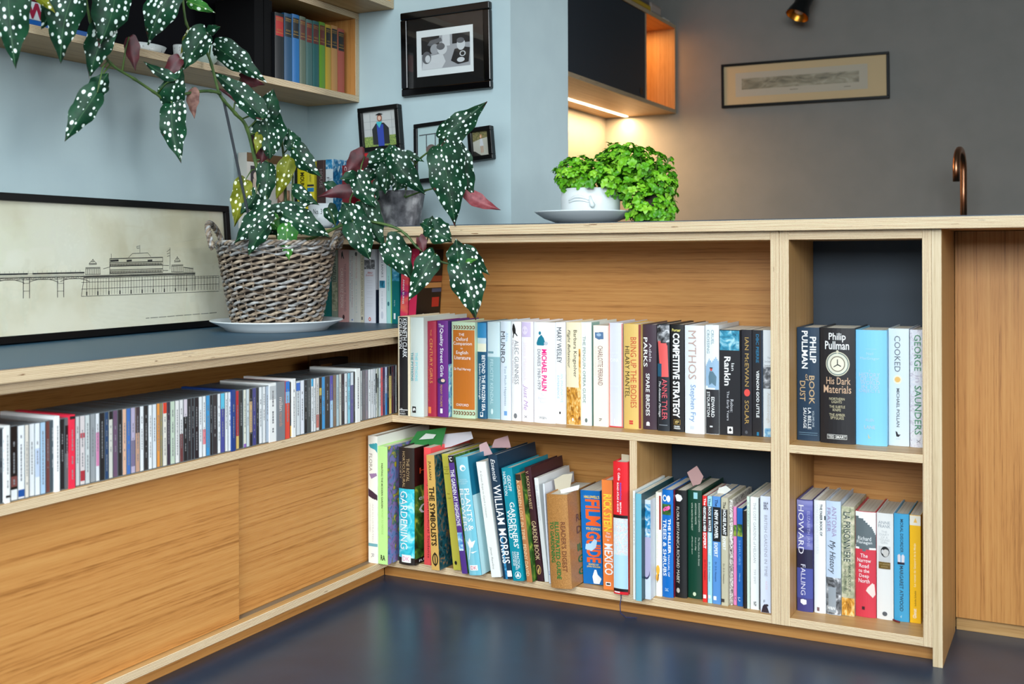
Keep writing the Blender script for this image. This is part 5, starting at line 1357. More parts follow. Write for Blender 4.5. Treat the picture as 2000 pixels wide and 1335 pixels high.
# theatre building
for yy, wl in ((150, 5), (184, 4), (214, 5), (246, 4), (276, 4)):
    line(955, yy, 1404, yy - 12, wl)
line(955, 150, 955, 284, 3)
line(1404, 138, 1404, 268, 3)
for k in range(40):
    x = 962 + k * 11
    line(x, 192 - k * 0.3, x, 212 - k * 0.3, 6)
    line(x, 254 - k * 0.3, x, 276 - k * 0.3, 6)
for xa, xe in ((960, 1030), (1098, 1142), (1276, 1316)):
    line(xa, 168, xe, 164, 12)
for (xa, ya, xe, ye) in ((1114, 140, 1146, 106), (1146, 106, 1278, 100), (1278, 100, 1304, 134), (1210, 100, 1210, 32), (1184, 46, 1208, 42), (1184, 46, 1186, 62), (1186, 62, 1208, 58), (1466, 240, 1466, 56), (1438, 92, 1466, 70), (1440, 110, 1464, 100), (1442, 130, 1464, 124), (900, 236, 955, 220), (1404, 206, 1456, 208), (1404, 250, 1450, 250), (968, 150, 968, 108)):
    line(xa, ya, xe, ye, 2.6)
for cx_, base, wd_ in ((812, 284, 66), (1528, 262, 52)):
    for yy, s_ in ((0, 1.0), (-50, 0.95), (-58, 0.95), (-84, 0.5), (-92, 0.5), (-108, 0.2)):
        line(cx_ - wd_ * s_, base + yy, cx_ + wd_ * s_, base + yy - 3, 3)
    for k in range(9):
        x = cx_ - wd_ * 0.9 + k * wd_ * 0.225
        line(x, base, x, base - 48, 3.2)
    line(cx_ - wd_ * 0.5, base - 92, cx_, base - 128, 2.4)
    line(cx_ + wd_ * 0.5, base - 92, cx_, base - 128, 2.4)
    line(cx_, base - 108, cx_, base - 134, 2.4)
for k in range(7):
    line(1586 + k * 12, 268, 1586 + k * 12, 222, 3)
line(1580, 222, 1664, 236, 4)
for k in range(60):
    X = 1262 + k * 10.2
    if k % 7 not in (3,):
        line(X, 656 - k * 0.83, X + 7, 655 - k * 0.83, 4.5)
b.build('pier_drawing', r_)['kind'] = 'stuff'
glass(r_, mp)

# ------------------------------------------------------------------ basket on its plate
bc = at(541, 634, 0, -0.205)
BX, BY = bc[0], bc[1]
WD = (Vector((BX, BY, ZAT)) - CAM).dot(FW)
PXM = WD / F_PX                                  # metres per photo pixel at the basket
CER = mat((226, 232, 234), 0.22, name='white_glaze')
pt = thing('plate', 'wide white plate under the wicker basket', 'plate', (BX, BY, ZAT + 0.0003))
b = MB()
R0 = 128 * PXM
b.lathe([(0.0, 0.004), (R0 * 0.66, 0.004), (R0 * 0.70, 0.0), (R0 * 0.76, 0.0), (R0 * 0.80, 0.008), (R0 * 0.985, 0.0225), (R0, 0.0245), (R0 * 0.99, 0.026), (R0 * 0.95, 0.0245), (R0 * 0.76, 0.0125), (R0 * 0.70, 0.0105), (0.0, 0.0105)], CER, 72)
b.build('dish', pt, smooth=True)

WICK = [mottled('willow_%d' % i, [(0.3, d), (0.5, m_), (0.72, l)], 60, 0.75, (1, 1, 2.5), 4, bump=0.3) for i, (d, m_, l) in enumerate([
    ((80, 72, 66), (142, 132, 122), (194, 186, 176)), ((92, 76, 62), (152, 134, 114), (200, 182, 160)), ((92, 90, 88), (150, 148, 146), (202, 202, 200)), ((66, 54, 46), (116, 100, 84), (168, 150, 130))])]
bk = thing('wicker_basket', 'grey-brown woven wicker basket with two loop handles on the white plate', 'basket', (BX, BY, ZAT + 0.0112))
rb0, rb1, HB = 80 * PXM, 112 * PXM, 160 * PXM
RB = lambda z: rb0 + (rb1 - rb0) * (z / HB) ** 0.85
NS = 28
for k in range(NS):
    th = 2 * math.pi * k / NS
    b = MB()
    b.tube([((RB(z) - 0.001) * math.cos(th), (RB(z) - 0.001) * math.sin(th), z) for z in (0.002, HB * 0.3, HB * 0.6, HB)], 0.0022, WICK[3], 6)
    b.build('stake', bk)
NR = 25
for i in range(NR):
    z = 0.012 + (HB - 0.022) * i / (NR - 1)
    b = MB()
    pts, rad = [], []
    n = NS * 5
    for j in range(n + 1):
        th = 2 * math.pi * j / n
        ph = NS / 2 * th + i * 2.2
        pts.append(((RB(z) + 0.0032 * math.cos(ph)) * math.cos(th), (RB(z) + 0.0032 * math.cos(ph)) * math.sin(th), z + 0.0034 * math.sin(ph) + 0.0012 * math.sin(3 * th + i)))
        rad.append(0.0031 + 0.0011 * math.cos(ph))
    b.tube(pts, rad, WICK[(i * 7 + i // 3) % 3 if i % 5 else 3], 6, cap=False)
    b.build('woven_strand', bk, smooth=True)
for nm, z, rr, ns, tw in (('braided_rim', HB, rb1 + 0.001, 3, 22), ('base_coil', 0.006, rb0 + 0.002, 3, 18)):
    for s_ in range(ns):
        b = MB()
        pts = []
        for j in range(181):
            th = 2 * math.pi * j / 180
            ph = tw * th + 2 * math.pi * s_ / ns
            q = rr + 0.0045 * math.cos(ph)
            pts.append((q * math.cos(th), q * math.sin(th), z + 0.004 * math.sin(ph)))
        b.tube(pts, 0.0034, WICK[s_ % 4], 6, cap=False)
        b.build(nm, bk, smooth=True)
hax = Vector((RT.x, RT.y, 0)).normalized()
hay = Vector((-hax.y, hax.x, 0))
for sg in (-1, 1):
    hd = bpy.data.objects.new('handle', None)
    for s_ in range(4):
        b = MB()
        pts = []
        for j in range(41):
            t = j / 40
            a = math.pi * t
            cpt = hax * sg * (rb1 + 0.004 + 0.020 * math.sin(a)) + hay * (0.052 * math.cos(a)) + Vector((0, 0, HB - 0.012 + 0.062 * math.sin(a) ** 0.8))
            ph = 5 * 2 * math.pi * t + s_ * math.pi / 2
            pts.append(cpt + hax * (0.0045 * math.cos(ph)) + Vector((0, 0, 0.0045 * math.sin(ph))))
        b.tube(pts, 0.0036, WICK[s_ % 4], 6)
        b.build('handle_strand', bk, smooth=True)
b = MB()
b.lathe([(0, 0.0), (RB(HB * 0.8) - 0.008, 0.0), (RB(HB * 0.8) - 0.008, 0.002), (0, 0.006)], mat((38, 28, 22), 0.9), 32, (0, 0, HB * 0.8))
b.build('soil', bk)
b = MB()
b.lathe([(0.0, 0.001), (rb0 - 0.006, 0.001), (RB(HB * 0.9) - 0.007, HB * 0.9), (RB(HB * 0.9) - 0.009, HB * 0.9), (rb0 - 0.009, 0.004), (0, 0.004)], mat((40, 32, 26), 0.9), 40)
b.build('liner', bk)


# ------------------------------------------------------------------ begonia
def leaf_mat(name, c1, c2, spot, vein):
    m, nt, bs_ = new_mat(name)
    uv = nd(nt, 'ShaderNodeUVMap')
    oi = nd(nt, 'ShaderNodeObjectInfo')
    mul = nd(nt, 'ShaderNodeMath', operation='MULTIPLY', i1=3.7)
    lk(nt, oi, 'Random', mul, 0)
    ad = nd(nt, 'ShaderNodeVectorMath', operation='ADD')
    lk(nt, uv, 0, ad, 0)
    lk(nt, mul, 0, ad, 1)
    mp_ = nd(nt, 'ShaderNodeMapping')
    mp_.inputs['Scale'].default_value = (86, 60, 1)
    lk(nt, ad, 0, mp_, 0)
    vo = nd(nt, 'ShaderNodeTexVoronoi', voronoi_dimensions='2D')
    vo.inputs['Scale'].default_value = 1.0
    vo.inputs['Randomness'].default_value = 0.8
    lk(nt, mp_, 0, vo, 'Vector')
    sp = nd(nt, 'ShaderNodeSeparateColor')
    lk(nt, vo, 'Color', sp, 0)
    th = nd(nt, 'ShaderNodeMath', operation='MULTIPLY_ADD', i1=0.26, i2=0.055)
    lk(nt, sp, 0, th, 0)
    df = nd(nt, 'ShaderNodeMath', operation='SUBTRACT')
    lk(nt, th, 0, df, 0)
    lk(nt, vo, 'Distance', df, 1)
    sc_ = nd(nt, 'ShaderNodeMath', operation='MULTIPLY', i1=20, use_clamp=True)
    lk(nt, df, 0, sc_, 0)
    no = nd(nt, 'ShaderNodeTexNoise')
    no.inputs['Scale'].default_value = 40
    lk(nt, ad, 0, no, 'Vector')
    r = ramp(nt, [(0.3, c1), (0.7, c2)])
    lk(nt, no, 'Fac', r, 0)
    # midrib
    su = nd(nt, 'ShaderNodeSeparateXYZ')
    lk(nt, uv, 0, su, 0)
    ab = nd(nt, 'ShaderNodeMath', operation='ABSOLUTE')
    lk(nt, su, 0, ab, 0)
    ls = nd(nt, 'ShaderNodeMath', operation='LESS_THAN', i1=0.0007)
    lk(nt, ab, 0, ls, 0)
    lm = nd(nt, 'ShaderNodeMath', operation='MULTIPLY', i1=0.5)
    lk(nt, ls, 0, lm, 0)
    mv = nd(nt, 'ShaderNodeMixRGB')
    mv.inputs[2].default_value = S(*vein)
    lk(nt, lm, 0, mv, 0)
    lk(nt, r, 0, mv, 1)
    ms = nd(nt, 'ShaderNodeMixRGB')
    ms.inputs[2].default_value = S(*spot)
    lk(nt, sc_, 0, ms, 0)
    lk(nt, mv, 0, ms, 1)
    lk(nt, ms, 0, bs_, 'Base Color')
    bs_.inputs['Roughness'].default_value = 0.42
    bs_.inputs['Specular IOR Level'].default_value = 0.18
    return m


LM = {'g': leaf_mat('begonia_leaf', (10, 40, 26), (24, 70, 44), (226, 238, 230), (70, 110, 70)),
      'y': leaf_mat('begonia_leaf_young', (84, 92, 16), (128, 132, 34), (232, 236, 200), (150, 150, 60)),
      'b': leaf_mat('begonia_leaf_bright', (30, 84, 36), (64, 128, 48), (226, 240, 220), (130, 170, 80))}
UNDER = mottled('begonia_leaf_underside', [(0.3, (56, 12, 18)), (0.7, (92, 26, 34))], 60, 0.5)
UNDER2 = mottled('begonia_leaf_red', [(0.3, (120, 40, 50)), (0.7, (166, 84, 88))], 90, 0.5)
DRY = mottled('begonia_leaf_dry', [(0.3, (96, 56, 48)), (0.7, (160, 118, 104))], 80, 0.7)
STEM = mottled('begonia_cane', [(0.3, (48, 76, 34)), (0.7, (86, 112, 50))], 40, 0.5)
_WE = [(0, 0), (0.05, 0.36), (0.12, 0.70), (0.22, 0.93), (0.34, 1.0), (0.48, 0.90), (0.62, 0.68), (0.76, 0.42), (0.88, 0.20), (0.95, 0.08), (1, 0)]
_GE = [(0, 0), (0.05, 0.95), (0.12, 1.08), (0.22, 0.80), (0.36, 0.34), (0.55, 0.05), (0.7, 0), (1, 0)]


def lerp(tab, t):
    for (a, x), (c, y) in zip(tab, tab[1:]):
        if t <= c:
            return x + (y - x) * (t - a) / (c - a)
    return tab[-1][1]


lr = random.Random(11)


def make_leaf(root, base, tip, wid, kind, lobe, sd, tilt):
    d = tip - base
    L = d.length
    d.normalize()
    n = (CAM - (base + tip) / 2).normalized()
    n = (n - d * n.dot(d)).normalized()
    n = Matrix.Rotation(tilt, 3, d) @ n
    sv = d.cross(n).normalized() * sd
    NT, NU = 18, 8
    rows_, uvs = [], []
    w1 = wid * 0.5
    amp, phs = lr.uniform(0.06, 0.14), lr.uniform(0, 6)
    bend = lr.uniform(0.02, 0.12)
    curve = lr.uniform(-1, 1)
    for i in range(NT + 1):
        t = (i / NT) ** 1.25
        ww = lerp(_WE, t) * w1
        rw = []
        for j in range(-NU // 2, NU // 2 + 1):
            q = j / (NU / 2)
            back = (lobe * 1.25 if q < 0 else lobe * 0.6) * lerp(_GE, t) * abs(q) ** 1.2
            wl_ = ww * (1.14 if q < 0 else 0.9)
            wav = amp * wid * abs(q) ** 2 * math.sin(t * 12 + phs + (2 if q < 0 else 0))
            hgt = -0.12 * wid * abs(q) ** 1.4 + wav * 0.7 - bend * L * t * t
            edge = 1 + 0.07 * math.sin(t * 21 + phs + q) * abs(q) ** 3
            side = 0.06 * L * math.sin(math.pi * t) * curve
            rw.append((base + d * (L * t - back) + sv * (wl_ * q * edge + side) + n * hgt, (wl_ * q, L * t - back)))
        rows_.append(rw)
    b = MB()
    top = {'g': LM['g'], 'y': LM['y'], 'b': LM['b'], 'r': UNDER, 'p': UNDER2, 'd': DRY}[kind]
    bot = UNDER if kind in 'gr' else (DRY if kind == 'd' else UNDER2)
    nu = NU + 1
    vs = [p - root.location for rw in rows_ for p, _ in rw]
    uvl = [u for rw in rows_ for _, u in rw]
    fs = [(i * nu + j, i * nu + j + 1, (i + 1) * nu + j + 1, (i + 1) * nu + j) for i in range(NT) for j in range(NU)]
    if sd < 0:
        fs = [tuple(reversed(f)) for f in fs]
    b.add(vs, fs, top)
    b.add([v - n * 0.0008 for v in vs], [tuple(reversed(f)) for f in fs], bot)
    b.smooth = True
    me = b.mesh('leaf')
    ul = me.uv_layers.new(name='UVMap')
    uvl2 = uvl + uvl
    for lp in me.loops:
        ul.data[lp.index].uv = uvl2[lp.vertex_index]
    o = bpy.data.objects.new('leaf', me)
    COL.objects.link(o)
    o.parent = root
    return o


def wbase(px, plane):
    if plane == 'z':
        y = 0.06
        d = ray(px, 400)
        return (y - CAM[1]) / d[1]
    d = ray(px, 500)
    wx = (-0.20 - CAM[0]) / d[0] if d[0] < 0 else 99
    y = BY + (min(max(px, 545), 900) - 545) / 355 * (-0.10 - BY)
    wy = (y - CAM[1]) / d[1]
    return min(wx, wy) if px < 545 or wx < 0 else wy


def plant(root, stems, leaves, plane, stem_name='cane'):
    samples = []
    for path, r0, r1, off in stems:
        pts = [atw(px, py, wbase(px, plane) - off) for px, py in path]
        # smooth the path
        sm = []
        for i in range(len(pts) - 1):
            p0, p1, p2, p3 = pts[max(i - 1, 0)], pts[i], pts[i + 1], pts[min(i + 2, len(pts) - 1)]
            for k in range(6):
                t = k / 6
                sm.append(0.5 * ((2 * p1) + (p2 - p0) * t + (2 * p0 - 5 * p1 + 4 * p2 - p3) * t * t + (3 * p1 - p0 - 3 * p2 + p3) * t ** 3))
        sm.append(pts[-1])
        samples += sm
        b = MB()
        n = len(sm)
        b.tube([p - root.location for p in sm], [r0 + (r1 - r0) * i / n + (0.0009 if i % 6 == 0 else 0) for i in range(n)], STEM, 8)
        b.build(stem_name, root, smooth=True)
    for bx_, by_, tx, ty, wpx, kind, off, *rest in leaves:
        lobe = rest[0] if rest else 10
        sd = rest[1] if len(rest) > 1 else (1 if tx > bx_ else -1)
        wb = wbase((bx_ + tx) / 2, plane) - off
        base, tip = atw(bx_, by_, wb), atw(tx, ty, wb - 0.012 + lr.uniform(-0.01, 0.01))
        o = make_leaf(root, base, tip, 1.14 * wpx * wb / F_PX, kind, lobe * wb / F_PX, sd, lr.uniform(-0.25, 0.25))
        if samples:
            s_ = min(samples, key=lambda p: (p - base).length)
            g = (s_ - base).length
            if 0.006 < g < 0.16:
                mid = (s_ + base) / 2 + Vector((0, 0, 0.15 * g)) + (base - CAM).normalized() * 0.004
                b = MB()
                b.tube([base - root.location, mid - root.location, s_ - root.location], [0.0013, 0.0016, 0.002], STEM, 6)
                b.build('petiole', o, smooth=True)


bg = thing('begonia', 'tall spotted begonia with arching canes growing from the wicker basket', 'plant', (BX, BY, ZAT + 0.0112 + HB * 0.8))
plant(bg, [
    ([(548, 478), (530, 420), (506, 345), (483, 252), (460, 222), (437, 196), (428, 182)], 0.0048, 0.0036, 0.0),
    ([(430, 182), (412, 178), (385, 179), (352, 186), (325, 195), (301, 180), (262, 154), (217, 125), (192, 84), (176, 40), (165, -20)], 0.0036, 0.0026, 0.005),
    ([(428, 184), (413, 126), (403, 102), (380, 70), (364, 46), (357, 0), (352, -30)], 0.0034, 0.0024, 0.0),
    ([(562, 478), (558, 400), (556, 330), (550, 275), (540, 240)], 0.0040, 0.0026, 0.01),
    ([(572, 478), (600, 468), (640, 452), (672, 438), (705, 430), (763, 441), (793, 458), (814, 482), (842, 500), (868, 513), (894, 515)], 0.0042, 0.0022, 0.02),
    ([(705, 430), (690, 408), (684, 390), (700, 360)], 0.0026, 0.0018, 0.02),
    ([(570, 478), (574, 430), (571, 380), (572, 345)], 0.003, 0.0018, 0.02),
], [
    (14, -40, 29, 128, 62, 'g', 0.04, 20), (64, -14, 106, 24, 17, 'y', 0.03), (108, -6, 80, 52, 34, 'g', 0.0, 12), (150, -30, 118, 122, 62, 'g', 0.05, 20), (228, -30, 196, 88, 66, 'g', 0.05, 20),
    (214, 44, 174, 152, 48, 'g', 0.02, 12), (340, -26, 286, 86, 60, 'g', 0.03, 16), (364, 2, 417, 22, 22, 'b', 0.02, 6), (252, 72, 262, 136, 26, 'r', 0.01, 8), (386, 58, 353, 106, 22, 'y', 0.0, 5),
    (404, 64, 358, 138, 44, 'g', 0.03, 14), (404, 64, 428, 52, 18, 'g', 0.03, 6), (414, 86, 517, 160, 44, 'g', 0.0, 10), (470, 152, 514, 164, 22, 'r', -0.005, 8), (336, 200, 354, 316, 46, 'g', 0.05, 20), (336, 200, 356, 134, 44, 'g', 0.05, 14),
    (190, 180, 126, 276, 44, 'g', 0.03, 20), (190, 180, 212, 142, 34, 'g', 0.03, 14), (344, 155, 278, 117, 20, 'g', 0.02, 5), (352, 112, 322, 166, 26, 'r', 0.0, 8), (376, 170, 378, 229, 22, 'd', 0.01, 4),
    (514, 232, 408, 136, 40, 'g', 0.02, 8), (512, 234, 420, 166, 16, 'r', 0.024, 4), (519, 230, 528, 310, 58, 'g', 0.05, 20), (519, 230, 532, 172, 42, 'g', 0.05, 14), (506, 262, 500, 300, 16, 'y', 0.03, 6), (516, 256, 508, 322, 44, 'r', 0.02, 10),
    (574, 290, 622, 344, 36, 'g', 0.04, 16), (574, 290, 564, 250, 30, 'g', 0.04, 10), (480, 350, 455, 442, 36, 'y', 0.0, 10), (524, 316, 514, 410, 34, 'g', 0.03, 10), (567, 307, 537, 390, 31, 'y', 0.06, 8), (524, 412, 456, 474, 44, 'g', 0.07, 20), (500, 378, 470, 418, 30, 'g', 0.02, 10),
    (524, 438, 486, 500, 32, 'g', 0.09, 10), (530, 416, 611, 396, 28, 'g', 0.08, 12), (552, 418, 642, 462, 46, 'g', 0.10, 18), (561, 436, 566, 508, 36, 'b', 0.12, 12), (520, 424, 552, 454, 26, 'b', 0.09, 8), (571, 366, 622, 399, 24, 'g', 0.05, 8), (650, 368, 630, 356, 18, 'g', 0.02, 6),
    (702, 374, 618, 385, 25, 'r', 0.03, 8), (694, 350, 664, 350, 25, 'g', 0.05, 8), (697, 346, 734, 405, 38, 'g', 0.06, 14), (712, 305, 676, 340, 36, 'r', -0.02, 12), (688, 432, 724, 506, 50, 'g', 0.07, 20), (688, 432, 670, 394, 48, 'g', 0.07, 14), (706, 392, 750, 482, 48, 'g', 0.02, 18),
    (754, 472, 804, 545, 50, 'g', 0.08, 16), (846, 446, 882, 470, 44, 'g', 0.05, 12), (846, 446, 826, 436, 38, 'g', 0.05, 8), (849, 496, 797, 587, 42, 'g', 0.08, 14), (818, 462, 826, 494, 18, 'r', 0.06, 6), (895, 513, 931, 624, 62, 'g', 0.08, 24), (895, 513, 892, 468, 44, 'g', 0.08, 12), (906, 484, 957, 536, 28, 'g', 0.04, 8),
    (910, 512, 932, 506, 9, 'b', 0.07, 2), (545, 440, 510, 455, 26, 'g', 0.05, 8), (600, 420, 590, 458, 28, 'g', 0.05, 8), (640, 405, 655, 440, 26, 'g', 0.01, 8),
], 'b')
stk = thing('plant_stake', 'thin dark support stick propped against the begonia cane', 'stick', tuple(atw(494, 470, wbase(494, 'b') - 0.02)))
b = MB()
p0_, p1_ = atw(436, 192, wbase(436, 'b') + 0.012), atw(496, 470, wbase(496, 'b') - 0.03)
b.tube([p0_ - stk.location, p1_ - stk.location], 0.0032, mat((42, 48, 54), 0.5), 8)
b.build('rod', stk)

# zinc pot with its own begonia
ZP = at(783, 436, 1, 0.13)
zp = thing('zinc_pot', 'mottled dark zinc pot on the worktop below the photographs', 'pot', (ZP[0], ZP[1], ZCT + 0.0003))
pm = (ZP - CAM).dot(FW) / F_PX
zh = at(783, 374, 1, 0.13)[2] - ZCT
b = MB()
b.lathe([(0, 0), (36 * pm, 0), (48 * pm, zh), (45 * pm, zh), (44 * pm, zh * 0.85), (0, zh * 0.85)], mottled('zinc', [(0.35, (58, 58, 62)), (0.5, (104, 104, 108)), (0.66, (176, 176, 178))], 26, 0.5, metal=0.5, detail=6), 40)
b.build('pot_body', zp, smooth=False)
b = MB()
b.lathe([(0, zh * 0.86), (43 * pm, zh * 0.86), (0, zh * 0.9)], mat((36, 26, 20), 0.9), 24)
b.build('soil', zp)
bz = thing('begonia', 'small spotted begonia in the zinc pot beside the wall photographs', 'plant', (ZP[0], ZP[1], ZCT + zh * 0.9))
plant(bz, [
    ([(790, 385), (800, 340), (820, 310), (858, 282)], 0.0032, 0.0022, -0.03), ([(780, 385), (770, 345), (762, 308)], 0.0028, 0.002, -0.03), ([(792, 385), (830, 372), (866, 366), (905, 374)], 0.0026, 0.0016, -0.02),
], [
    (752, 310, 704, 320, 38, 'g', 0.02, 12), (764, 300, 830, 378, 42, 'g', 0.06, 16), (764, 300, 750, 296, 26, 'g', 0.06, 8), (760, 326, 754, 380, 34, 'g', 0.03, 10), (790, 298, 828, 316, 13, 'g', 0.0, 4), (858, 270, 950, 197, 46, 'g', 0.05, 18, -1), (862, 284, 892, 440, 68, 'g', 0.115, 24),
    (882, 288, 926, 390, 50, 'g', 0.05, 16), (904, 372, 978, 409, 26, 'p', 0.02, 8), (735, 330, 716, 356, 30, 'g', -0.01, 8), (750, 350, 736, 392, 30, 'g', -0.02, 8), (795, 345, 770, 372, 30, 'g', -0.01, 8),
], 'z')

# white jar on the worktop
cp = at(627, 440, 1, 0.02)
jp = (cp - CAM).dot(FW) / F_PX
jar = thing('jar', 'small white lettered jar behind the begonia leaves', 'jar', (cp[0], cp[1], ZCT + 0.0003))
b = MB()
jh = at(627, 398, 1, 0.02)[2] - ZCT
b.lathe([(0, 0), (20 * jp, 0), (24 * jp, 0.008), (25 * jp, jh), (23.5 * jp, jh), (22 * jp, 0.01), (0, 0.008)], CER, 32)
b.build('body', jar, smooth=True)
b = MB()
put_text(b, 'No. 3', lambda u, v: (25.2 * jp * math.sin((u - 0.1) * 0.7 + 0.1), -25.2 * jp * math.cos((u - 0.1) * 0.7 + 0.1), jh * 0.55 + v * 0.014), mat((50, 54, 58)))
b.build('lettering', jar)['kind'] = 'stuff'

# ------------------------------------------------------------------ basil
bp_ = at(1143, 436, 1, 0.125)
bm = (bp_ - CAM).dot(FW) / F_PX
dish = thing('serving_dish', 'pale grey shallow dish on the worktop under the white face pot', 'dish', (bp_[0], bp_[1], ZCT + 0.0003))
dz = at(1143, 409, 1, 0.0)[2] - ZCT
b = MB()
Rd = 100 * bm
b.lathe([(0, 0), (Rd * 0.45, 0), (Rd * 0.52, 0.001), (Rd * 0.8, dz * 0.45), (Rd * 0.97, dz * 0.9), (Rd, dz), (Rd * 0.98, dz), (Rd * 0.78, dz * 0.5), (Rd * 0.5, 0.005), (0, 0.005)], mat((228, 236, 238), 0.3), 64)
b.build('dish_body', dish, smooth=True)
fp = thing('face_pot', 'squat white pot with a sleeping face in relief holding basil', 'pot', (bp_[0] + 0.012, bp_[1] + 0.005, ZCT + 0.006))
rp_ = 57 * bm
ph_ = at(1160, 372, 1, 0.1)[2] - ZCT
b = MB()
b.lathe([(0, 0), (rp_ * 0.93, 0), (rp_, 0.012), (rp_ * 1.02, ph_ * 0.7), (rp_ * 0.98, ph_), (rp_ * 0.92, ph_), (rp_ * 0.92, ph_ * 0.8), (0, ph_ * 0.8)], CER, 48)
b.build('pot_body', fp, smooth=True)


def onpot(a, z, off):           # a: angle from the camera-facing side
    dv = Vector((CAM[0] - fp.location[0], CAM[1] - fp.location[1], 0)).normalized()
    sv = Vector((-dv.y, dv.x, 0))
    return (dv * math.cos(a) + sv * math.sin(a)) * (rp_ * 1.005 + off) + Vector((0, 0, z))


z0 = ph_ * 0.62
b = MB()
b.tube([onpot(-0.78 + 0.72 * t, z0 + 0.009 * math.sin(math.pi * t), 0.002) for t in [i / 12 for i in range(13)]], [0.001 + 0.003 * math.sin(math.pi * i / 12) for i in range(13)], CER, 8)
b.tube([onpot(-0.78 + 0.72 * t, z0 - 0.005 + 0.006 * math.sin(math.pi * t), 0.0015) for t in [i / 12 for i in range(13)]], [0.001 + 0.002 * math.sin(math.pi * i / 12) for i in range(13)], CER, 8)
b.build('eyelid', fp, smooth=True)
b = MB()
b.tube([onpot(-0.02, z0 + 0.01, 0.0), onpot(0.02, z0 - 0.004, 0.004), onpot(0.06, z0 - 0.012, 0.008), onpot(0.08, z0 - 0.017, 0.002)], [0.003, 0.005, 0.007, 0.003], CER, 10)
b.build('nose', fp, smooth=True)

BASIL = [mat(c, 0.45, name='basil_leaf_%d' % i) for i, c in enumerate([(92, 166, 22), (116, 186, 32), (68, 138, 18), (140, 200, 50)])]
bl_mesh = []
for i, m in enumerate(BASIL):
    b = MB()
    vs, fs = [], []
    for r_i, (y, w_) in enumerate(((0, 0.10), (0.2, 0.62), (0.5, 0.84), (0.8, 0.60), (1.0, 0.08))):
        for x in (-1, -0.5, 0, 0.5, 1):
            vs.append((x * w_ * 0.5, y, 0.16 * math.sin(math.pi * y) - 0.16 * abs(x) * (w_) * -1 * 0.5 - 0.25 * y * y))
    for r_i in range(4):
        for c in range(4):
            fs.append((r_i * 5 + c, r_i * 5 + c + 1, (r_i + 1) * 5 + c + 1, (r_i + 1) * 5 + c))
    b.add(vs, fs, m)
    b.smooth = True
    bl_mesh.append(b.mesh('basil_leaf'))
br = random.Random(5)


def basil(root, blobs, n):
    """Rosettes of leaves over a few rounded masses; the ones nearest the room are parts, the rest one mass."""
    items = []
    for k in range(n):
        px, py, rx, ry, dep = br.choice(blobs)
        while True:
            v = Vector((br.uniform(-1, 1), br.uniform(-1, 1), br.uniform(-1, 1)))
            if 0.2 < v.length < 1:
                break
        v = v.normalized() * (br.uniform(0.72, 1.0) if br.random() < 0.75 else br.uniform(1.0, 1.2))
        wb = dep - v.z * 0.075
        c = atw(px + v.x * rx, py - v.y * ry, wb)
        if c.z < ZCT + 0.012:
            continue
        out = (RT * v.x + UP * (v.y + 0.55) - FW * v.z).normalized()
        q = out.to_track_quat('Z', 'Y')
        m = br.randint(4, 6)
        a0 = br.uniform(0, 6)
        tone = br.choice((0, 0, 1, 1, 2, 3))
        for j in range(m):
            s_ = br.uniform(0.0095, 0.0155)
            rot = q.to_matrix().to_4x4() @ Matrix.Rotation(a0 + j * 2.4, 4, 'Z') @ Matrix.Rotation(br.uniform(0.0, 0.75), 4, 'X')
            items.append((v.z, Matrix.Translation(c - root.location) @ rot @ Matrix.Scale(s_, 4), tone))
    items.sort(key=lambda t: -t[0])
    for v, mtx, tone in items[:300]:
        o = bpy.data.objects.new('leaf', bl_mesh[tone])
        COL.objects.link(o)
        o.parent = root
        o.matrix_local = mtx
    b = MB()
    for v, mtx, tone in items[300:]:
        me = bl_mesh[tone]
        b.add([mtx @ x.co for x in me.vertices], [tuple(p.vertices) for p in me.polygons], BASIL[tone])
    o = b.build('foliage', root, smooth=True)
    o['kind'] = 'stuff'


dw = (Vector((bp_[0], bp_[1], ZCT)) - CAM).dot(FW)
bs1 = thing('basil_plant', 'bright green bushy basil growing from the white face pot', 'plant', (bp_[0] + 0.012, bp_[1] + 0.005, ZCT + 0.006 + ph_ * 0.8))
basil(bs1, [(1150, 345, 54, 36, dw), (1122, 340, 34, 32, dw), (1195, 325, 40, 36, dw + 0.02), (1190, 345, 40, 36, dw - 0.02), (1215, 306, 34, 24, dw + 0.02), (1216, 352, 30, 34, dw - 0.01)], 560)
p2 = at(1272, 430, 1, 0.16)
sp2 = thing('plant_pot', 'small dark pot hidden under the right-hand trailing basil', 'pot', (p2[0], p2[1], ZCT + 0.0003))
b = MB()
b.lathe([(0, 0), (0.028, 0), (0.038, 0.07), (0.036, 0.07), (0.034, 0.06), (0, 0.06)], mat((56, 44, 36), 0.7), 24)
b.build('pot_body', sp2)
bs2 = thing('basil_plant', 'bright green trailing basil spilling onto the worktop beside the dish', 'plant', (p2[0], p2[1], ZCT + 0.06))
dw2 = (p2 - CAM).dot(FW)
basil(bs2, [(1262, 330, 46, 34, dw2), (1275, 365, 44, 44, dw2), (1274, 398, 40, 36, dw2), (1292, 355, 30, 40, dw2), (1240, 315, 36, 30, dw2), (1262, 412, 36, 24, dw2 - 0.01), (1294, 412, 24, 22, dw2), (1240, 366, 26, 36, dw2)], 580)
b = MB()
for k in range(7):
    a = k * 0.9
    b.tube([Vector((0.01 * math.cos(a), 0.01 * math.sin(a), 0)), Vector((0.03 * math.cos(a), 0.03 * math.sin(a), 0.06)), Vector((0.05 * math.cos(a), 0.05 * math.sin(a), 0.1))], 0.0016, mat((96, 120, 50), 0.6), 5)
b.build('stems', bs2)

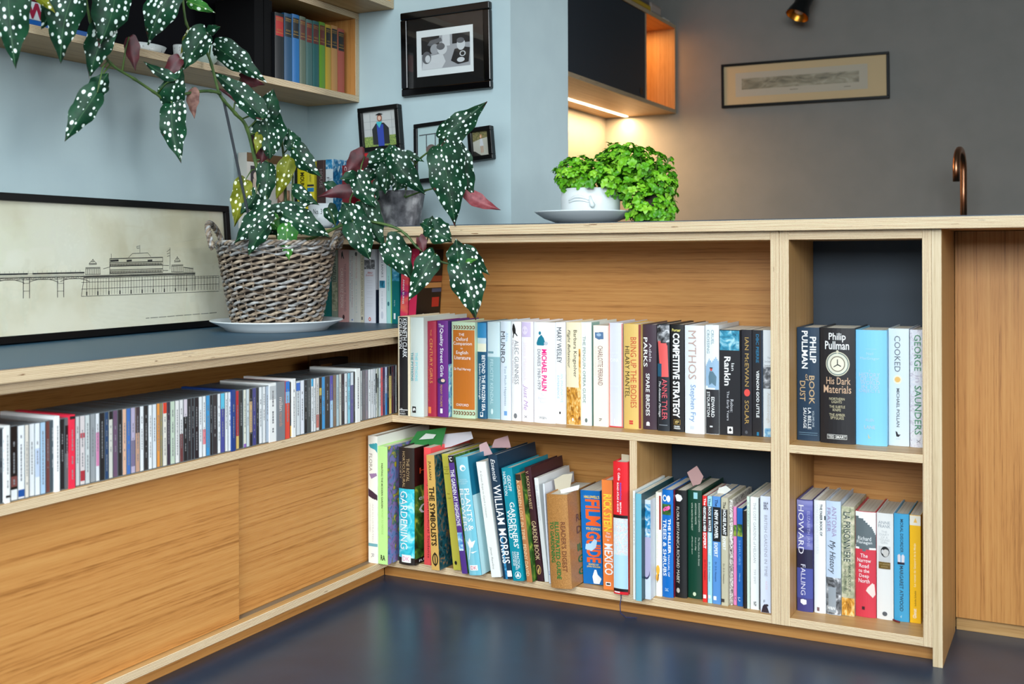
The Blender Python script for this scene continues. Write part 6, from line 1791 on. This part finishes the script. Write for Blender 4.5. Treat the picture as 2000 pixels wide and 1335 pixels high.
# ------------------------------------------------------------------ kitchen details
COP = mat((186, 132, 100), 0.28, 1.0, name='copper')
fb = at(1882, 424, 1, 2.2)
tap = thing('tap', 'copper swan-neck kitchen tap standing on the back counter', 'tap', (fb[0], fb[1], 0.9053))
tz = at(1875, 287, 1, 2.15)[2] - 0.9053
b = MB()
r_t, rr = 0.0125, 0.075
pts = [Vector((0, 0, 0)), Vector((0, 0, tz * 0.5)), Vector((0, 0, tz - rr - 0.012))]
for i in range(1, 13):
    a = math.pi * i / 12
    pts.append(Vector((-0.012 * (1 - math.cos(a)) / 2, -rr * (1 - math.cos(a)), tz - rr - 0.012 + rr * math.sin(a))))
pts.append(pts[-1] + Vector((0, 0, -0.05)))
b.tube(pts, r_t, COP, 16)
b.build('spout', tap, smooth=True)
b = MB()
b.lathe([(0, 0), (0.024, 0), (0.024, 0.006), (0.015, 0.008), (0, 0.008)], COP, 24)
b.build('base_ring', tap, smooth=True)
b = MB()
b.tube([(0.05, 0, 0), (0.05, 0, 0.03), (0.062, 0, 0.042), (0.075, -0.01, 0.044)], [0.012, 0.012, 0.006, 0.004], COP, 10)
b.build('lever', tap, smooth=True)

lc = at(1557, 31, 1, KY - 0.16)
ax_ = (Vector((0.30, 0.35, 0.9))).normalized()
lamp = thing('wall_spot_lamp', 'small black spot lamp with gold-lined shade on the kitchen wall', 'lamp', tuple(lc))
lm_ = (lc - CAM).dot(FW) / F_PX
q = ax_.to_track_quat('Z', 'Y')
b = MB()
b.lathe([(23 * lm_, 0), (21 * lm_, 0.02), (16 * lm_, 0.05), (16.5 * lm_, 0.12), (0, 0.125)], mat((14, 14, 15), 0.35), 32, cap=False)
o = b.build('shade', lamp, smooth=True)
o.rotation_euler = q.to_euler()
b = MB()
b.lathe([(22.4 * lm_, 0.0005), (20 * lm_, 0.02), (13 * lm_, 0.045), (0, 0.05)], mat((206, 140, 50), 0.3, 0.9, name='gold_lining'), 32, cap=False)
o = b.build('gold_lining', lamp, smooth=True)
o.rotation_euler = q.to_euler()
b = MB()
b.lathe([(0, 0.012), (8 * lm_, 0.016), (10 * lm_, 0.028), (6 * lm_, 0.045), (0, 0.047)], mat((226, 206, 190), 0.4), 20)
o = b.build('bulb', lamp, smooth=True)
o.rotation_euler = q.to_euler()
b = MB()
b.tube([q @ Vector((0, 0, 0.11)), q @ Vector((0, 0, 0.11)) + Vector((0.02, 0.06, 0.05)), Vector((0.07, 0.155, 0.22))], 0.009, mat((14, 14, 15), 0.35), 10)
b.build('arm', lamp, smooth=True)
b = MB()
b.lathe([(0, 0), (0.045, 0), (0.045, 0.02), (0, 0.02)], mat((14, 14, 15), 0.35), 24)
o = b.build('wall_plate', lamp)
o.location = (0.07, 0.157, 0.22)
o.rotation_euler = (math.pi / 2, 0, 0)

# things lying on the kitchen cupboard
xk = KX - 0.004
def lying(name, label, cat, px0, px1, pyr, h, zb, col, dx=0.16, group=None):
    y0, y1 = at(px0, pyr, 0, xk)[1], at(px1, pyr, 0, xk)[1]
    r = thing(name, label, cat, (xk - dx, y0, zb), group)
    b = MB()
    b.box(0, dx, 0, y1 - y0, 0, h, mat(col, 0.5))
    b.build('cover', r, bevel=0.001)
    b = MB()
    b.box(0.004, dx + 0.0006, 0.004, y1 - y0 - 0.004, h * 0.2, h * 0.8, mat((min(col[0] + 30, 255), min(col[1] + 30, 255), min(col[2] + 30, 255)), 0.7))
    b.build('pages', r)
lying('book', 'yellow book lying flat on top of the kitchen cupboard', 'book', 1226, 1271, 20, 0.024, KZ1 + 0.0004, (190, 150, 10), group='things on the kitchen cupboard')
lying('book', 'grey book lying on the yellow one above the kitchen cupboard', 'book', 1228, 1268, 10, 0.05, KZ1 + 0.025, (96, 92, 94), group='things on the kitchen cupboard')
lying('carton', 'small pale carton standing beside the yellow book on the cupboard', 'carton', 1272, 1291, 36, 0.044, KZ1 + 0.0004, (176, 160, 150), 0.08, 'things on the kitchen cupboard')
lying('paper_pad', 'flat white pad at the end of the kitchen cupboard top', 'pad', 1296, 1308, 45, 0.008, KZ1 + 0.0004, (206, 200, 190), 0.08, 'things on the kitchen cupboard')

# ------------------------------------------------------------------ wall shelf contents
def crockery(name, label, px, py, rpx, h, prof_, m, xs=XL - 0.07, sx=1.0, sy=1.0):
    c = at(px, py, 0, xs)
    s_ = (c - CAM).dot(FW) / F_PX * rpx
    r = thing(name, label, name.split('_')[-1], (xs, c[1], ZL0 + 0.0184), 'white crockery on the wall shelf')
    b = MB()
    b.lathe([(a * s_, z * h) for a, z in prof_], m, 36, sx=sx, sy=sy)
    b.build('bowl', r, smooth=True)
    return r, s_


P_CR = mottled('speckled_glaze', [(0.0, (206, 212, 210)), (0.62, (206, 212, 210)), (0.66, (120, 124, 120))], 160, 0.3)
crockery('serving_dish', 'shallow oval white dish on the wall shelf behind the leaves', 286, 108, 46, 0.026, [(0, 0.0), (0.6, 0.0), (0.8, 0.3), (1.0, 1.0), (0.97, 1.0), (0.78, 0.4), (0, 0.25)], P_CR, sx=0.6)
crockery('egg_cup', 'left-hand white cup on the wall shelf', 352, 118, 14, 0.045, [(0, 0), (0.6, 0), (0.5, 0.15), (0.9, 0.4), (1.0, 0.95), (0.93, 1.0), (0.8, 0.5), (0, 0.4)], P_CR)
crockery('footed_bowl', 'pale green footed bowl on the wall shelf', 400, 122, 27, 0.058, [(0, 0), (0.4, 0), (0.45, 0.12), (0.85, 0.35), (1.0, 0.7), (0.95, 1.0), (0.9, 1.0), (0.8, 0.5), (0, 0.4)], mat((190, 214, 206), 0.3))
crockery('speckled_cup', 'speckled round cup on small feet on the wall shelf', 438, 128, 22, 0.062, [(0, 0.1), (0.4, 0.1), (0.85, 0.3), (1.0, 0.6), (0.88, 1.0), (0.82, 1.0), (0.85, 0.6), (0, 0.35)], P_CR)
crockery('round_cup', 'small round white cup nearest the black albums', 480, 130, 14, 0.062, [(0, 0.0), (0.5, 0.0), (0.9, 0.3), (1.0, 0.7), (0.9, 1.0), (0.85, 1.0), (0.85, 0.6), (0, 0.3)], P_CR)

zst = ZL0 + 0.0184
for lab, px0, px1, h, c, txt in (('bright blue magazine lying at the bottom of the stack on the wall shelf', 40, 178, 0.012, (24, 92, 170), None),
                                  ('white album with red lettering in the stack on the wall shelf', 44, 120, 0.036, (206, 212, 216), 'W'),
                                  ('dark red book with a white label on top of the wall shelf stack', 42, 118, 0.024, (92, 24, 30), None)):
    xs = XL - 0.012
    y0, y1 = at(px0, 70, 0, xs)[1], at(px1, 70, 0, xs)[1]
    r = thing('book', lab, 'book', (xs, y0, zst), 'flat stack on the wall shelf')
    b = MB()
    b.box(-0.14, 0, 0, y1 - y0, 0, h, mat(c, 0.4))
    b.build('cover', r, bevel=0.001)
    b = MB()
    b.box(-0.141, -0.1395, 0.002, y1 - y0 - 0.002, h * 0.12, h * 0.88, PAGE)
    b.build('pages', r)
    b = MB()
    if txt:
        put_text(b, 'W', lambda u, v: (0.0006, 0.008 + u * 0.05, 0.002 + v * 0.032), mat((150, 30, 60), 0.4), 0.05)
        b.build('lettering', r)['kind'] = 'stuff'
    elif c[0] > 60:
        b.box(0.0002, 0.0008, 0.004, (y1 - y0) * 0.8, 0.006, 0.017, mat((226, 224, 220), 0.4))
        b.build('label_strip', r)
    zst += h + 0.0004


# ------------------------------------------------------------------ loose slips and ribbons
def slip(label, pts, y, col, th=0.0006, lift=0.0):
    """A sheet of paper standing out of a book; pts are its corners in the photo."""
    P = [at(px, py, 1, y + (0.012 * i * lift)) for i, (px, py) in enumerate(pts)]
    c = sum(P, Vector()) / len(P)
    r = tag(bpy.data.objects.new('paper_slip', None), label, 'paper', 'paper slips tucked into the books')
    COL.objects.link(r)
    r.location = (c[0], c[1], min(p[2] for p in P))
    P = [p - Vector(r.location) for p in P]
    n = len(P)
    b = MB()
    mm = mat(col, 0.8)
    b.add([p + Vector((0, -th / 2, 0)) for p in P] + [p + Vector((0, th / 2, 0)) for p in P],
          [tuple(range(n))[::-1], tuple(range(n, 2 * n))] + [(i, (i + 1) % n, n + (i + 1) % n, n + i) for i in range(n)], mm)
    b.build('sheet', r)
    return r


slip('green card standing out of the gardening encyclopedia', [(795, 874), (815, 842), (872, 834), (862, 872)], 0.05, (40, 120, 56))
slip('white label with black script on the green card', [(818, 858), (832, 846), (852, 848), (846, 856)], 0.046, (206, 214, 206))
slip('large folded white page above the coral paperback', [(838, 880), (842, 850), (920, 842), (924, 856), (880, 872)], 0.07, (206, 206, 214))
slip('upper pink slip standing out of the plant encyclopedia', [(960, 874), (966, 858), (992, 850), (998, 874)], 0.09, (196, 160, 164))
slip('lower pink slip standing out of the plant encyclopedia', [(938, 892), (936, 868), (950, 862), (962, 886)], 0.05, (200, 166, 168))
slip('curved beige slip in the tan cloth guide', [(1086, 962), (1082, 936), (1100, 926), (1118, 924), (1114, 950), (1100, 960)], 0.03, (196, 186, 164))
slip('white folded slip in the tan cloth guide', [(1096, 964), (1094, 956), (1132, 946), (1130, 956)], 0.0, (226, 226, 224))
slip('beige bookmark at the top of the road atlas', [(1214, 906), (1214, 886), (1229, 888), (1229, 904)], 0.03, (190, 176, 150))
slip('pink note sticking up from the dark green hardback', [(1354, 950), (1342, 922), (1361, 909), (1374, 930), (1368, 944)], 0.10, (176, 140, 138))
slip('small crumpled white note in the beige paperback', [(1398, 968), (1404, 952), (1418, 948), (1428, 956), (1414, 966)], 0.06, (206, 206, 200))

def ribbon(owner, pts, r, col):
    for o in COL.objects:
        if o.get('label', '').startswith(owner):
            b = MB()
            b.tube(pts, r, mat(col, 0.7), 6)
            c = b.build('ribbon_bookmark', o, smooth=True)
            c.matrix_parent_inverse = Matrix.LocRotScale(o.location, o.rotation_euler, None).inverted()
            return


ribbon('tall red and pale blue', [at(1213, 1158, 1, -0.002), at(1213, 1168, 1, -0.01), at(1211, 1180, 1, -0.012), at(1212, 1196, 1, -0.02) , at(1222, 1205, 2, 0.002), at(1244, 1206, 2, 0.002)], 0.0013, (36, 44, 84))
ribbon('white hardback with a tiny portrait', [at(1742, 1208, 2, ZBT + 0.002), at(1750, 1212, 2, ZBT + 0.002), at(1757, 1214, 2, ZBT + 0.002)], 0.002, (110, 20, 34))
